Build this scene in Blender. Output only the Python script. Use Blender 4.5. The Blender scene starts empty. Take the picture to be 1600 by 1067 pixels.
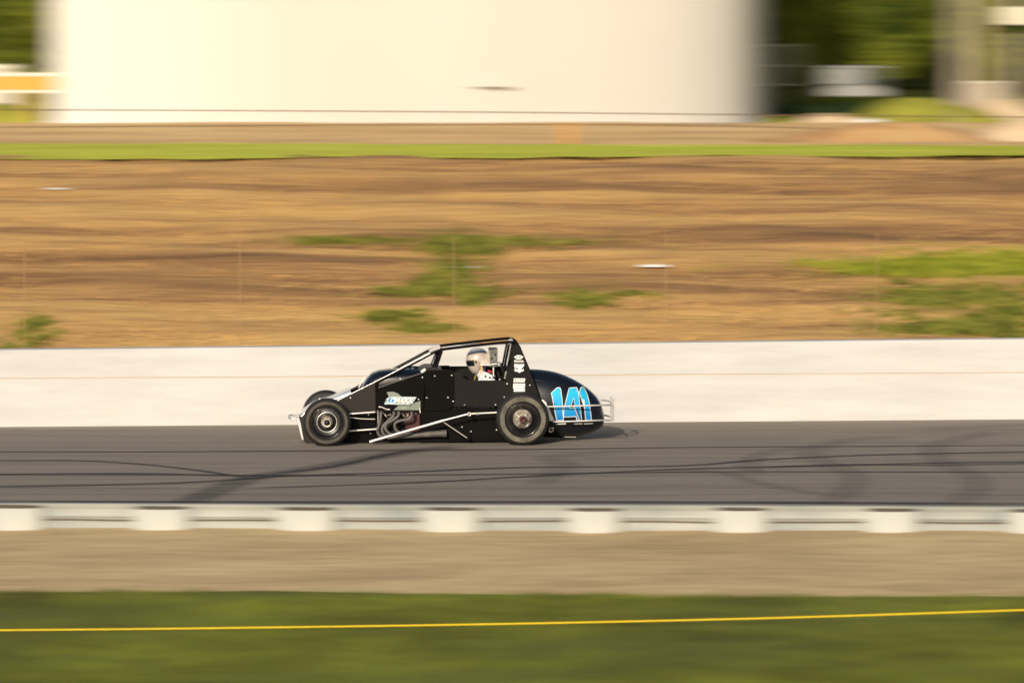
import bpy, bmesh, math, random
import numpy as np
from mathutils import Vector, Matrix
from mathutils.bvhtree import BVHTree
random.seed(7); rng = np.random.default_rng(7)
sc = bpy.context.scene
C = sc.collection
R = math.radians

# ------------------------------------------------------------------ camera, sky, sun, exposure
CAM_H, CAM_D, PITCH, FPX = 6.37, 70.0, R(4.13), 8750.0
cd = bpy.data.cameras.new('camera'); cam = bpy.data.objects.new('camera', cd); C.objects.link(cam)
cam.location = (0, -CAM_D, CAM_H); cam.rotation_euler = (R(90) - PITCH, 0, 0)
cd.sensor_width = 36; cd.lens = FPX / 1600 * 36; cd.clip_start = 1; cd.clip_end = 3000
cd.dof.use_dof = True; cd.dof.focus_distance = 70.3
cd.dof.aperture_fstop = cd.lens / 1000 / (1.3 / 18); cd.dof.aperture_ratio = 1 / 18
sc.camera = cam
SUN_AZ, SUN_EL = 16.0, 21.5                      # degrees left of the camera's back, above the horizon
w = bpy.data.worlds.new('World'); sc.world = w; w.use_nodes = True
nt = w.node_tree; bg = nt.nodes['Background']
sk = nt.nodes.new('ShaderNodeTexSky'); sk.sky_type = 'NISHITA'; sk.sun_disc = False
sk.sun_elevation = R(SUN_EL); sk.sun_rotation = R(180 + SUN_AZ); sk.air_density = 1.0; sk.dust_density = 2.0
nt.links.new(sk.outputs[0], bg.inputs[0]); bg.inputs[1].default_value = 0.075
sd = bpy.data.lights.new('sun', 'SUN'); so = bpy.data.objects.new('sun', sd); C.objects.link(so)
sd.energy = 4.6; sd.angle = R(0.5); sd.color = (1.0, 0.87, 0.71)
so.rotation_euler = (R(90 - SUN_EL), 0, -R(SUN_AZ)); so.location = (-20, -40, 30)
sc.view_settings.view_transform = 'Standard'; sc.view_settings.look = 'None'
sc.view_settings.exposure = 0.0; sc.view_settings.gamma = 1.0; sc.view_settings.use_curve_mapping = False
sc.render.engine = 'CYCLES'; sc.cycles.use_denoising = True

# ------------------------------------------------------------------ surveying: where a sight line from the grandstand meets the place
cp, sp = math.cos(PITCH), math.sin(PITCH)
EYE = Vector((0, -CAM_D, CAM_H))
def ray(u, v):
    a, b = (u - 800) / FPX, (533.5 - v) / FPX
    return Vector((a, cp + b * sp, -sp + b * cp))
def H(d):                                        # terrain height by distance
    return float(np.interp(d, [0, 53.9, 56.7, 56.9, 57.0, 75.6, 78, 98, 101, 113, 117.5, 118.6, 122, 1000],
                              [0, 0, .33, .33, 0, 0, .1, 2.28, 2.4, 2.4, 2.47, 2.42, 2.0, 2.0]))
def hit(u, v):
    r = ray(u, v); t = 40.0
    while t < 900:
        p = EYE + r * t
        if p.z <= H(p.y + CAM_D): return p
        t += 0.05
    return p
def at_d(u, v, d):                               # the point at distance d
    r = ray(u, v); return EYE + r * (d / r.y)
def on_z(u, v, z):
    r = ray(u, v); return EYE + r * ((z - CAM_H) / r.z)

# ------------------------------------------------------------------ materials
def mat(name, col=(.5, .5, .5), rough=.6, metal=0.0, coat=0.0, spec=0.5):
    m = bpy.data.materials.new(name); m.use_nodes = True
    b = m.node_tree.nodes['Principled BSDF']
    b.inputs['Base Color'].default_value = (*col, 1); b.inputs['Roughness'].default_value = rough
    b.inputs['Metallic'].default_value = metal; b.inputs['Coat Weight'].default_value = coat
    b.inputs['Coat Roughness'].default_value = .08; b.inputs['Specular IOR Level'].default_value = spec
    return m
def noisy(name, stops, scale=(1, 1, 1), detail=8, rough=.9, bump=0.0, nscale=1.0, metal=0.0, coat=0, second=None, spec=.3, distort=0.0, bscale=None, rrange=None):
    """colour ramp over an object-space noise; second=(stops2, scale2, amount) multiplies in another one"""
    m = mat(name, (.5, .5, .5), rough, metal, coat, spec); t = m.node_tree; N = t.nodes; L = t.links
    b = N['Principled BSDF']; tc = N.new('ShaderNodeTexCoord')
    def chain(stops, scale):
        mp = N.new('ShaderNodeMapping'); mp.inputs['Scale'].default_value = scale
        L.new(tc.outputs['Object'], mp.inputs[0])
        n = N.new('ShaderNodeTexNoise'); n.inputs['Scale'].default_value = nscale; n.inputs['Detail'].default_value = detail
        n.inputs['Roughness'].default_value = .6; n.inputs['Distortion'].default_value = distort
        L.new(mp.outputs[0], n.inputs[0])
        cr = N.new('ShaderNodeValToRGB'); e = cr.color_ramp.elements
        e[0].position = stops[0][0]; e[0].color = (*stops[0][1], 1); e[1].position = stops[-1][0]; e[1].color = (*stops[-1][1], 1)
        for p, c in stops[1:-1]:
            q = e.new(p); q.color = (*c, 1)
        L.new(n.outputs[0], cr.inputs[0]); return n, cr
    n, cr = chain(stops, scale); out = cr.outputs[0]
    if second:
        n2, cr2 = chain(second[0], second[1])
        mx = N.new('ShaderNodeMix'); mx.data_type = 'RGBA'; mx.blend_type = 'MULTIPLY'; mx.inputs[0].default_value = second[2]
        L.new(out, mx.inputs[6]); L.new(cr2.outputs[0], mx.inputs[7]); out = mx.outputs[2]
    L.new(out, b.inputs['Base Color'])
    if bump:
        bn = n
        if bscale:
            bn, _ = chain([(0, (0, 0, 0)), (1, (1, 1, 1))], bscale)
        bp = N.new('ShaderNodeBump'); bp.inputs['Strength'].default_value = bump; bp.inputs['Distance'].default_value = .03
        L.new(bn.outputs[0], bp.inputs['Height']); L.new(bp.outputs[0], b.inputs['Normal'])
    if rrange:
        mr = N.new('ShaderNodeMapRange'); mr.inputs[3].default_value = rrange[0]; mr.inputs[4].default_value = rrange[1]
        L.new(n.outputs[0], mr.inputs[0]); L.new(mr.outputs[0], b.inputs['Roughness'])
    return m
def leafmat(name, c1, c2, scale=1.5, trans=.4):
    m = noisy(name, [(.35, c1), (.65, c2)], (scale,) * 3, 3, .6, 0)
    b = m.node_tree.nodes['Principled BSDF']
    N = m.node_tree.nodes; L = m.node_tree.links
    tr = N.new('ShaderNodeBsdfTranslucent'); ms = N.new('ShaderNodeMixShader'); ms.inputs[0].default_value = trans
    src = b.inputs['Base Color'].links[0].from_socket; L.new(src, tr.inputs[0])
    L.new(b.outputs[0], ms.inputs[1]); L.new(tr.outputs[0], ms.inputs[2])
    L.new(ms.outputs[0], N['Material Output'].inputs[0]); return m

M = {}
g = lambda v: (v, v, v)
M['asphalt'] = noisy('asphalt', [(.3, (.215, .186, .152)), (.5, (.27, .235, .196)), (.72, (.325, .284, .237))], (.25, 3.2, 1), 10, .85, .25,
                     second=([(.3, g(.72)), (.7, g(1.0))], (9, 30, 9), .55), bscale=(60, 90, 60))
M['sand'] = noisy('sand', [(.3, (.43, .32, .175)), (.52, (.53, .405, .225)), (.7, (.61, .475, .27))], (.45, 1.8, 1.5), 9, .95, .6,
                  second=([(.3, g(.68)), (.62, g(1.0))], (1.5, 9, 8), .75), bscale=(12, 25, 20))
M['turf'] = noisy('turf', [(.3, (.075, .08, .022)), (.5, (.115, .125, .026)), (.7, (.20, .225, .035))], (.22, .6, 1), 6, .9, .6, bscale=(30, 30, 30))
M['blade'] = leafmat('grass_blade', (.095, .10, .02), (.225, .265, .033), .5, .3)
M['dirt'] = noisy('dirt_field', [(.32, (.24, .125, .055)), (.45, (.43, .235, .09)), (.54, (.66, .39, .14)), (.72, (.84, .53, .18))], (.07, .85, .85), 9, .95, .8,
                  second=([(.3, g(.6)), (.6, g(1.0))], (1.1, 6, 6), .8), bscale=(4, 12, 12), distort=.08)
M['strip'] = noisy('green_strip', [(.3, (.42, .47, .03)), (.7, (.68, .70, .07))], (.3, 1.5, 1), 6, .9, .4, bscale=(10, 20, 10))
M['gravel'] = noisy('gravel', [(.3, (.54, .34, .15)), (.5, (.72, .48, .21)), (.7, (.86, .61, .29))], (.2, .7, 1), 7, .95, .5, bscale=(5, 10, 10))
M['backgrass'] = noisy('rough_grass', [(.3, (.14, .15, .02)), (.7, (.36, .34, .05))], (.3, .5, .5), 6, .95, .6, bscale=(6, 6, 6))
M['concrete'] = noisy('white_concrete', [(.3, (.505, .505, .495)), (.5, (.56, .557, .545)), (.7, (.60, .597, .585))], (.5, 1, 5), 8, .8, .15,
                      second=([(.3, g(.9)), (.6, g(1.0))], (1.5, 2, 12), .6), bscale=(20, 20, 30))
M['joint'] = mat('joint_mortar', (.62, .52, .42), .9)
M['tank'] = noisy('tank_paint', [(.3, (.645, .61, .56)), (.7, (.69, .655, .605))], (.25, .25, .05), 5, .85, .0, spec=.1)
M['tank'].node_tree.nodes['Principled BSDF'].inputs['Diffuse Roughness'].default_value = 1.0
M['tankring'] = mat('tank_ring', (.62, .58, .5), .7)
M['railwhite'] = noisy('rail_paint', [(.28, (.19, .225, .23)), (.48, (.31, .325, .305)), (.7, (.40, .41, .375))], (.9, 1, 3), 6, .6, .1)
M['postwhite'] = noisy('post_paint', [(.25, (.38, .40, .37)), (.6, (.50, .505, .46)), (.75, (.56, .56, .51))], (3, 3, 3), 5, .7, .1)
M['postwood_shade'] = noisy('post_top', [(.3, (.08, .065, .05)), (.7, (.2, .16, .12))], (9, 9, 9), 5, .9)  # weathered wood, with the shaded gap under the rail put into its dark tone
M['black'] = noisy('black_paint', [(.3, g(.004)), (.7, g(.006))], (2, 2, 2), 3, .25, 0, coat=.0, spec=.10)
M['satin'] = noisy('satin_black', [(.3, (.012, .010, .008)), (.7, (.016, .013, .011))], (2, 2, 6), 3, .42, 0, spec=.30)
M['satindark'] = noisy('satin_black_dark', [(.3, (.007, .0065, .006)), (.7, (.010, .009, .008))], (2, 2, 6), 3, .38, 0, spec=.17)
M['tub'] = mat('dark_tub', g(.006), .7, spec=.2)
M['navy'] = mat('navy_gloss', (.004, .006, .011), .3, 0, .3)
M['chrome'] = mat('chrome_tube', (.92, .88, .82), .34, .75)
M['alu'] = noisy('brushed_aluminium', [(.3, (.62, .61, .6)), (.7, (.8, .79, .77))], (30, 3, 3), 4, .38, metal=.85)
M['nose'] = noisy('nose_silver', [(.3, (.62, .63, .66)), (.7, (.78, .78, .80))], (4, 4, 4), 3, .3, metal=.35, coat=.5)
M['rubber'] = noisy('tyre_rubber', [(.3, (.010, .0095, .009)), (.7, (.021, .019, .017))], (12, 12, 12), 5, .62, .1, spec=.4)
M['dusty'] = noisy('dusty_sidewall', [(.32, (.045, .04, .03)), (.68, (.19, .178, .135))], (5, 5, 5), 5, .7, spec=.3)
M['dustyf'] = noisy('dusty_sidewall_front', [(.3, (.035, .031, .024)), (.7, (.085, .075, .055))], (8, 8, 8), 5, .6, spec=.3)
M['rim'] = mat('rim_black', (.006, .007, .009), .25, 0, .25)
M['hub'] = noisy('hub_metal', [(.35, (.2, .16, .12)), (.5, (.5, .45, .38)), (.65, (.8, .74, .65))], (12, 12, 12), 4, .42, metal=.5)
M['hubred'] = mat('hub_red', (.055, .012, .01), .5)
M['header'] = noisy('header_pipe', [(.3, (.085, .08, .075)), (.7, (.15, .14, .13))], (14, 14, 14), 5, .55, metal=.2)
M['enginered'] = mat('engine_red', (.05, .006, .006), .45)
M['decalwhite'] = mat('decal_white', (.85, .84, .8), .4)
M['decalgrey'] = noisy('decal_grey_green', [(.3, (.17, .2, .165)), (.7, (.27, .3, .25))], (10, 3, 10), 5, .35)
M['decalpale'] = noisy('decal_pale_blue', [(.35, (.30, .45, .50)), (.65, (.62, .68, .66))], (30, 3, 40), 4, .4)
M['decalblue'] = mat('decal_blue', (.03, .25, .6), .35)
M['ink'] = mat('decal_ink', g(.02), .5)
M['screw'] = mat('fastener', (.9, .88, .84), .25, .6)
M['yellow'] = mat('yellow_rope', (.95, .66, .01), .6)
M['signyellow'] = noisy('sign_yellow', [(.3, (.62, .27, .04)), (.7, (.74, .36, .06))], (1, 1, 1), 3, .5)
M['signwhite'] = mat('sign_white', (.66, .6, .5), .5)
M['cartwhite'] = mat('cart_white', (.27, .27, .255), .5)
M['olivepost'] = mat('olive_post', (.45, .33, .03), .6)
M['bark'] = noisy('bark', [(.3, (.08, .06, .04)), (.7, (.17, .13, .09))], (4, 4, 1), 6, .95, .8)
M['leafA'] = leafmat('leaf_light', (.16, .21, .022), (.40, .42, .05), .5)
M['leafB'] = leafmat('leaf_dark', (.04, .10, .016), (.13, .21, .025), .5)
M['leafC'] = leafmat('leaf_hedge', (.025, .06, .02), (.05, .09, .03), 1.0)
M['weed'] = leafmat('weed_leaf', (.17, .20, .03), (.38, .37, .07), 2.0, .3)
M['brightgrass'] = leafmat('bright_grass', (.28, .33, .03), (.50, .50, .06), 2.0, .3)
M['straw'] = leafmat('straw', (.42, .25, .095), (.72, .45, .16), 2.0, .2)
M['mound'] = noisy('mound_grass', [(.3, (.17, .18, .02)), (.7, (.36, .34, .05))], (1, 1, 1), 6, .95, .6, bscale=(9, 9, 9))
M['soil'] = noisy('bare_soil', [(.3, (.34, .19, .08)), (.6, (.52, .33, .15))], (.6, 1, 1), 6, .95, .6, bscale=(9, 9, 9))
M['palesand'] = noisy('pale_sand', [(.3, (.50, .37, .23)), (.7, (.64, .50, .33))], (.6, 1, 1), 6, .95, .5, bscale=(9, 9, 9))
M['pole1'] = noisy('grey_pole', [(.3, (.36, .30, .23)), (.7, (.52, .44, .35))], (2, 2, .6), 5, .9)
M['pole2'] = noisy('yellow_pole', [(.3, (.46, .38, .18)), (.7, (.62, .52, .28))], (2, 2, .6), 5, .9)
M['cream'] = noisy('cream_box', [(.3, (.72, .66, .5)), (.7, (.8, .75, .6))], (2, 2, 2), 3, .5)
M['rust'] = mat('rusty_steel', (.40, .24, .12), .8)
M['steel'] = mat('galvanised_steel', (.45, .42, .37), .55, .3)
M['wire'] = mat('wire_brown', (.12, .07, .04), .7)
M['glassdark'] = mat('tinted_panel', (.03, .045, .05), .1, 0, .5)
M['greypanel'] = noisy('grey_panel', [(.3, (.22, .23, .22)), (.7, (.32, .33, .31))], (3, 3, 3), 3, .5)
M['litter'] = noisy('white_sheet', [(.3, (.72, .7, .65)), (.7, (.85, .83, .78))], (5, 5, 5), 3, .6)
M['suit'] = noisy('race_suit', [(.3, (.45, .5, .56)), (.7, (.7, .74, .78))], (14, 14, 14), 4, .8, .3)
M['suitdark'] = mat('race_suit_dark', (.03, .03, .035), .8)
M['red'] = mat('red_strap', (.6, .03, .04), .6)
M['orange'] = mat('tan_strap', (.62, .34, .16), .5)
M['helmet'] = noisy('silver_helmet', [(.3, (.36, .30, .25)), (.5, (.52, .46, .39)), (.7, (.64, .58, .50))], (9, 9, 14), 5, .25, metal=.15, coat=.8)
M['visor'] = mat('visor_dark', (.012, .012, .014), .1, 0, 1)
M['restraint'] = noisy('head_restraint', [(.3, (.09, .10, .09)), (.7, (.16, .17, .15))], (20, 20, 20), 4, .5)
M['skin'] = mat('skin', (.52, .31, .22), .55)
M['bracket'] = mat('bracket_bare', (.6, .56, .52), .4, .4)
M['cable'] = mat('yellow_cable', (.3, .25, .02), .5)

# number fill: a printed fade from light to mid blue (by height on the tail)
def fade_blue():
    m = mat('number_blue', rough=.3, coat=.5); t = m.node_tree; N = t.nodes; L = t.links
    tc = N.new('ShaderNodeTexCoord'); sx = N.new('ShaderNodeSeparateXYZ'); L.new(tc.outputs['Object'], sx.inputs[0])
    mr = N.new('ShaderNodeMapRange'); mr.inputs[1].default_value = .22; mr.inputs[2].default_value = .64
    L.new(sx.outputs[2], mr.inputs[0]); cr = N.new('ShaderNodeValToRGB'); e = cr.color_ramp.elements
    e[0].color = (.005, .14, .50, 1); e[1].color = (.03, .52, .80, 1); q = e.new(.5); q.color = (.01, .34, .74, 1)
    L.new(mr.outputs[0], cr.inputs[0]); L.new(cr.outputs[0], N['Principled BSDF'].inputs['Base Color']); return m
M['numblue'] = fade_blue()
# tyre rubber laid on the track: dark, patchy, thin at its edges
def skid(name, strength):
    m = mat(name, (.028, .026, .028), .7); t = m.node_tree; N = t.nodes; L = t.links
    at = N.new('ShaderNodeAttribute'); at.attribute_name = 'cover'
    tc = N.new('ShaderNodeTexCoord'); mp = N.new('ShaderNodeMapping'); mp.inputs['Scale'].default_value = (.8, 30, 1)
    n = N.new('ShaderNodeTexNoise'); n.inputs['Scale'].default_value = 1; n.inputs['Detail'].default_value = 6
    L.new(tc.outputs['Object'], mp.inputs[0]); L.new(mp.outputs[0], n.inputs[0])
    mr = N.new('ShaderNodeMapRange'); mr.inputs[1].default_value = .3; mr.inputs[2].default_value = .62; mr.inputs[3].default_value = .25
    L.new(n.outputs[0], mr.inputs[0])
    a = N.new('ShaderNodeMath'); a.operation = 'MULTIPLY'; L.new(at.outputs['Fac'], a.inputs[0]); L.new(mr.outputs[0], a.inputs[1])
    c = N.new('ShaderNodeMath'); c.operation = 'MULTIPLY'; c.inputs[1].default_value = strength; L.new(a.outputs[0], c.inputs[0])
    tr = N.new('ShaderNodeBsdfTransparent'); ms = N.new('ShaderNodeMixShader')
    L.new(c.outputs[0], ms.inputs[0]); L.new(tr.outputs[0], ms.inputs[1]); L.new(N['Principled BSDF'].outputs[0], ms.inputs[2])
    L.new(ms.outputs[0], N['Material Output'].inputs[0]); return m
M['skid'] = skid('tyre_mark', .9); M['skidmid'] = skid('tyre_mark_mid', .42); M['skidsoft'] = skid('tyre_mark_soft', .17)

# ------------------------------------------------------------------ mesh helpers
class MB:
    def __init__(s): s.v = []; s.f = []; s.sm = []
    def add(s, vs, fs, smooth=False):
        o = len(s.v); s.v += [tuple(p) for p in vs]; s.f += [tuple(i + o for i in f) for f in fs]; s.sm += [smooth] * len(fs); return s
    def box(s, x0, x1, y0, y1, z0, z1):
        return s.add([(x, y, z) for x in (x0, x1) for y in (y0, y1) for z in (z0, z1)],
                     [(0, 1, 3, 2), (4, 6, 7, 5), (0, 4, 5, 1), (2, 3, 7, 6), (0, 2, 6, 4), (1, 5, 7, 3)])
    def tube(s, pts, r, n=10, r2=None, caps=True, round_=True):
        P = [Vector(p) for p in pts]
        if len(P) > 2 and round_:                       # Catmull-Rom smoothing
            Q = []
            for i in range(len(P) - 1):
                a, b, c, d = P[max(i - 1, 0)], P[i], P[i + 1], P[min(i + 2, len(P) - 1)]
                for k in range(5):
                    t = k / 5
                    Q.append(.5 * ((2 * b) + (c - a) * t + (2 * a - 5 * b + 4 * c - d) * t * t + (3 * b - a - 3 * c + d) * t ** 3))
            P = Q + [P[-1]]
        vs = []; m = len(P); up = None
        for i, p in enumerate(P):
            t = (P[min(i + 1, m - 1)] - P[max(i - 1, 0)]).normalized()
            if up is None: up = t.orthogonal().normalized()
            up = (up - t * up.dot(t)).normalized(); q = t.cross(up)
            rr = r if r2 is None else r + (r2 - r) * i / (m - 1)
            for k in range(n):
                a = 2 * math.pi * k / n; vs.append(p + (up * math.cos(a) + q * math.sin(a)) * rr)
        fs = [(i * n + k, i * n + (k + 1) % n, (i + 1) * n + (k + 1) % n, (i + 1) * n + k) for i in range(m - 1) for k in range(n)]
        s.add(vs, fs, True)
        if caps: s.add(vs[:n], [tuple(range(n))[::-1]]); s.add(vs[-n:], [tuple(range(n))])
        return s
    def lathe(s, prof, c=(0, 0, 0), n=48, axis='y', close=False):
        vs = []
        for r, h in prof:
            for k in range(n):
                a = 2 * math.pi * k / n
                if axis == 'y': vs.append((c[0] + r * math.cos(a), c[1] + h, c[2] + r * math.sin(a)))
                else: vs.append((c[0] + r * math.cos(a), c[1] + r * math.sin(a), c[2] + h))
        m = len(prof)
        rng_ = range(m if close else m - 1)
        return s.add(vs, [(i * n + k, i * n + (k + 1) % n, ((i + 1) % m) * n + (k + 1) % n, ((i + 1) % m) * n + k) for i in rng_ for k in range(n)], True)
    def prism(s, poly, y0, y1):                        # poly: (x, z) outline, extruded across y
        n = len(poly)
        vs = [(x, y0, z) for x, z in poly] + [(x, y1, z) for x, z in poly]
        return s.add(vs, [tuple(range(n)), tuple(range(2 * n - 1, n - 1, -1))] + [(i, i + n, (i + 1) % n + n, (i + 1) % n) for i in range(n)])
    def build(s, name, m, parent=None, bevel=0, fix=True):
        me = bpy.data.meshes.new(name); me.from_pydata(s.v, [], s.f); me.materials.append(m)
        me.polygons.foreach_set('use_smooth', s.sm)
        if fix and len(s.f) < 60000:
            bm = bmesh.new(); bm.from_mesh(me); bmesh.ops.recalc_face_normals(bm, faces=bm.faces)
            if bevel:
                bmesh.ops.remove_doubles(bm, verts=bm.verts, dist=1e-5)
                bmesh.ops.bevel(bm, geom=[e for e in bm.edges if len(e.link_faces) == 2 and e.calc_face_angle(0) > .6], offset=bevel, segments=2, affect='EDGES', profile=.5)
            bm.to_mesh(me); bm.free()
        o = bpy.data.objects.new(name, me); C.objects.link(o)
        if parent: o.parent = parent
        return o
def tag(o, label=None, cat=None, group=None, kind=None):
    if label: o['label'] = label
    if cat: o['category'] = cat
    if group: o['group'] = group
    if kind: o['kind'] = kind
    return o
def empty(name, loc=(0, 0, 0), rz=0, parent=None):
    o = bpy.data.objects.new(name, None); o.empty_display_size = .2; C.objects.link(o)
    o.location = loc; o.rotation_euler = (0, 0, rz)
    if parent: o.parent = parent
    return o
def link_copy(src, loc, rz=0, label=None):
    r = src.copy(); C.objects.link(r); r.location = loc; r.rotation_euler = (0, 0, rz)
    if label: r['label'] = label
    for ch in list(src.children):
        c = ch.copy(); C.objects.link(c); c.parent = r
        for gch in ch.children:
            d = gch.copy(); C.objects.link(d); d.parent = c
    return r

# ------------------------------------------------------------------ the ground, in strips
def line(vl, vr, z=None):                        # boundary across the place: y as a function of x
    a = hit(0, vl) if z is None else on_z(0, vl, z); b = hit(1600, vr) if z is None else on_z(1600, vr, z)
    k = (b.y - a.y) / (b.x - a.x)
    return lambda x, a=a, k=k: a.y + k * (np.clip(x, -30, 30) - a.x)
def sheet(name, y_near, y_far, m, zf=None, x0=-70, x1=70, nx=281, ny=30, lift=0, kind='structure', parent=None, wob=0, bumps=0):
    xs = np.linspace(x0, x1, nx); V = []
    ph = rng.random(6) * 9
    for j in range(ny):
        t = j / (ny - 1)
        for x in xs:
            ya = y_near(x); yb = y_far(x)
            if wob: ya = ya + wob * (math.sin(x * 1.7 + ph[0]) + .6 * math.sin(x * 4.3 + ph[1]) + .4 * math.sin(x * 9.1 + ph[2]))
            y = ya + (yb - ya) * t
            z = (zf(x, y) if zf else H(y + CAM_D)) + lift
            if bumps: z += bumps * (math.sin(x * .9 + y * .7 + ph[3]) * math.sin(y * 1.3 + ph[4]) + .4 * math.sin(x * 2.7 + ph[5]) * math.sin(y * 3.1))
            V.append((x, y, z))
    F = [(j * nx + i, j * nx + i + 1, (j + 1) * nx + i + 1, (j + 1) * nx + i) for j in range(ny - 1) for i in range(nx - 1)]
    b = MB(); b.add(V, F, True); o = b.build(name, m, parent, fix=False); tag(o, kind=kind); return o
wall_line = line(667, 655, 0.0)
rail_line = line(827.5, 833, 0.33)
turf_line = line(924, 934, 0.0)
b = MB(); b.add([(-1500, -300, -.35), (1500, -300, -.35), (1500, 2500, -.35), (-1500, 2500, -.35)], [(0, 1, 2, 3)])
tag(b.build('ground', M['backgrass'], fix=False), kind='structure')
sheet('grass_verge', lambda x: -CAM_D - 6, lambda x: turf_line(x) + .02, M['turf'], zf=lambda x, y: 0.0, ny=60, nx=200, bumps=.02)
def bank_z(x, y):
    a, b_ = turf_line(x), rail_line(x); t = min(max((y - a) / (b_ - a), 0), 1); return -.03 + .37 * t ** .9
sheet('sand_bank', lambda x: turf_line(x) - .12, lambda x: rail_line(x) + .05, M['sand'], zf=bank_z, lift=.012, ny=24, bumps=.008, wob=.05)
track = sheet('race_track', lambda x: rail_line(x) + .12, lambda x: wall_line(x) + .1, M['asphalt'], zf=lambda x, y: 0.0, ny=6, nx=60)
sheet('dirt_field', lambda x: wall_line(x) + .25, lambda x: 31.2 - .035 * x, M['dirt'], ny=120, nx=240, bumps=.05)
gl = line(252, 246); gl2 = line(226, 230); gl3 = lambda x: 48.3
sheet('grass_strip', gl, gl2, M['strip'], lift=.03, ny=10, wob=.10, bumps=.015)
sheet('gravel_strip', lambda x: gl2(x) - .05, lambda x: 48.4, M['gravel'], lift=.015, ny=24, bumps=.02)
sheet('rough_ground', lambda x: 48.35, lambda x: 200.0, M['backgrass'], ny=50, nx=120, x0=-150, x1=150, bumps=.03)

# tyre marks, laid 4 mm above the asphalt
def mark(pts, wpx, m, name='skid_mark', lift=.004):
    P = [on_z(u, v, 0.0) for u, v in pts]
    Q = []
    for i in range(len(P) - 1):
        a, b_, c, d = P[max(i - 1, 0)], P[i], P[i + 1], P[min(i + 2, len(P) - 1)]
        for k in range(12):
            t = k / 12; Q.append(.5 * ((2 * b_) + (c - a) * t + (2 * a - 5 * b_ + 4 * c - d) * t * t + (3 * b_ - a - 3 * c + d) * t ** 3))
    Q.append(P[-1]); V = []; cov = []
    for i, p in enumerate(Q):
        t = (Q[min(i + 1, len(Q) - 1)] - Q[max(i - 1, 0)]).normalized(); n = Vector((-t.y, t.x, 0)) * wpx / 2
        e = min(1, min(i, len(Q) - 1 - i) / 5) if not (abs(p.x) > 6.3) else 1
        for s_, c in ((-1, 0), (-.45, 1), (.45, 1), (1, 0)):
            V.append((p.x + n.x * s_, p.y + n.y * s_, lift)); cov.append(c * e)
    F = [(i * 4 + k, i * 4 + k + 1, i * 4 + k + 5, i * 4 + k + 4) for i in range(len(Q) - 1) for k in range(3)]
    me = bpy.data.meshes.new(name); me.from_pydata(V, [], F); me.materials.append(m)
    at = me.attributes.new('cover', 'FLOAT', 'POINT'); at.data.foreach_set('value', cov)
    o = bpy.data.objects.new(name, me); C.objects.link(o); o.parent = track; return o
L1 = [  # outline in sight lines, width in metres, soft?
 ([(-90, 706), (240, 706), (560, 704), (800, 702.5), (1100, 699), (1690, 696)], .17, 0),
 ([(-90, 743), (200, 740), (400, 743.5), (600, 739), (800, 731), (1000, 729), (1100, 726), (1200, 718), (1400, 710), (1690, 705)], .20, 0),
 ([(-90, 762), (200, 757), (330, 752), (430, 745), (560, 741)], .22, 0),
 ([(-90, 741), (150, 741.5), (300, 742), (520, 743), (800, 741), (1000, 738.5), (1200, 737.5), (1690, 738)], .16, 0),
 ([(-90, 721), (100, 720), (200, 724), (300, 734), (400, 749)], .15, 0),
 ([(380, 763), (520, 759), (680, 753), (820, 745), (1000, 736), (1150, 731), (1300, 728), (1450, 724), (1690, 721)], .17, 0),
 ([(1180, 731), (1320, 726), (1480, 727), (1690, 722)], .14, 0),
 ([(-90, 784), (500, 785), (1000, 785), (1690, 788)], .30, 0),
 ([(-90, 774), (300, 773), (800, 776), (1300, 771), (1690, 776)], .22, 1),
 ([(-90, 762), (500, 765), (1000, 763), (1690, 765)], .25, 1),
 ([(285, 790), (330, 770), (400, 746), (500, 731), (580, 716), (650, 704), (720, 698)], .55, 2),
 ([(420, 742), (520, 729), (600, 712), (660, 703)], .12, 0),
 ([(1010, 690), (960, 684), (985, 677), (1018, 669)], .10, 1),
 ([(700, 706), (760, 712), (860, 713), (980, 712)], .13, 1),
 ([(840, 760), (860, 744), (885, 728), (860, 716), (930, 708), (1010, 704)], .5, 1),
 ([(1010, 735), (1120, 738), (1170, 752), (1220, 763), (1290, 774), (1380, 778)], .35, 1),
 ([(1290, 790), (1325, 765), (1335, 745), (1300, 728), (1265, 712), (1280, 700), (1330, 688), (1420, 684)], .5, 1),
 ([(1490, 790), (1525, 765), (1520, 745), (1470, 722), (1460, 700), (1500, 686), (1560, 676)], .5, 1),
 ([(1180, 745), (1170, 722), (1210, 706), (1290, 698)], .4, 1),
 ([(1440, 672), (1520, 668), (1640, 665)], .5, 1),
 ([(-60, 672), (80, 674), (240, 671)], .2, 1),
]
for i, (pts, wd, soft) in enumerate(L1): mark(pts, wd, M[('skid', 'skidsoft', 'skidmid')[soft]], lift=.004 + .0007 * i)

# ------------------------------------------------------------------ concrete retaining wall behind the track
wr = empty('concrete_wall', (0, wall_line(0), 0)); tag(wr, 'long low cream white concrete wall with a horizontal joint behind the race car', 'wall')
def wallpart(name, z0f, z1f, back, thick, m, bevel=False):
    xs = np.linspace(-60, 60, 121); V = []; y00 = wall_line(0)
    for x in xs:
        yf = wall_line(x) - y00 + back; z0 = z0f(x); z1 = z1f(x)
        V += [(x, yf, z0), (x, yf, z1 - .012), (x, yf + .012, z1), (x, yf + thick, z1), (x, yf + thick, z0)]
    F = [(i * 5 + k, i * 5 + (k + 1) % 5, (i + 1) * 5 + (k + 1) % 5, (i + 1) * 5 + k) for i in range(len(xs) - 1) for k in range(5)]
    F += [(0, 1, 2, 3, 4), tuple((len(xs) - 1) * 5 + k for k in (4, 3, 2, 1, 0))]
    b = MB(); b.add(V, F); return b.build(name, m, wr)
sx = lambda x: .62 - .001 * np.clip(x, -30, 30)
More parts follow.
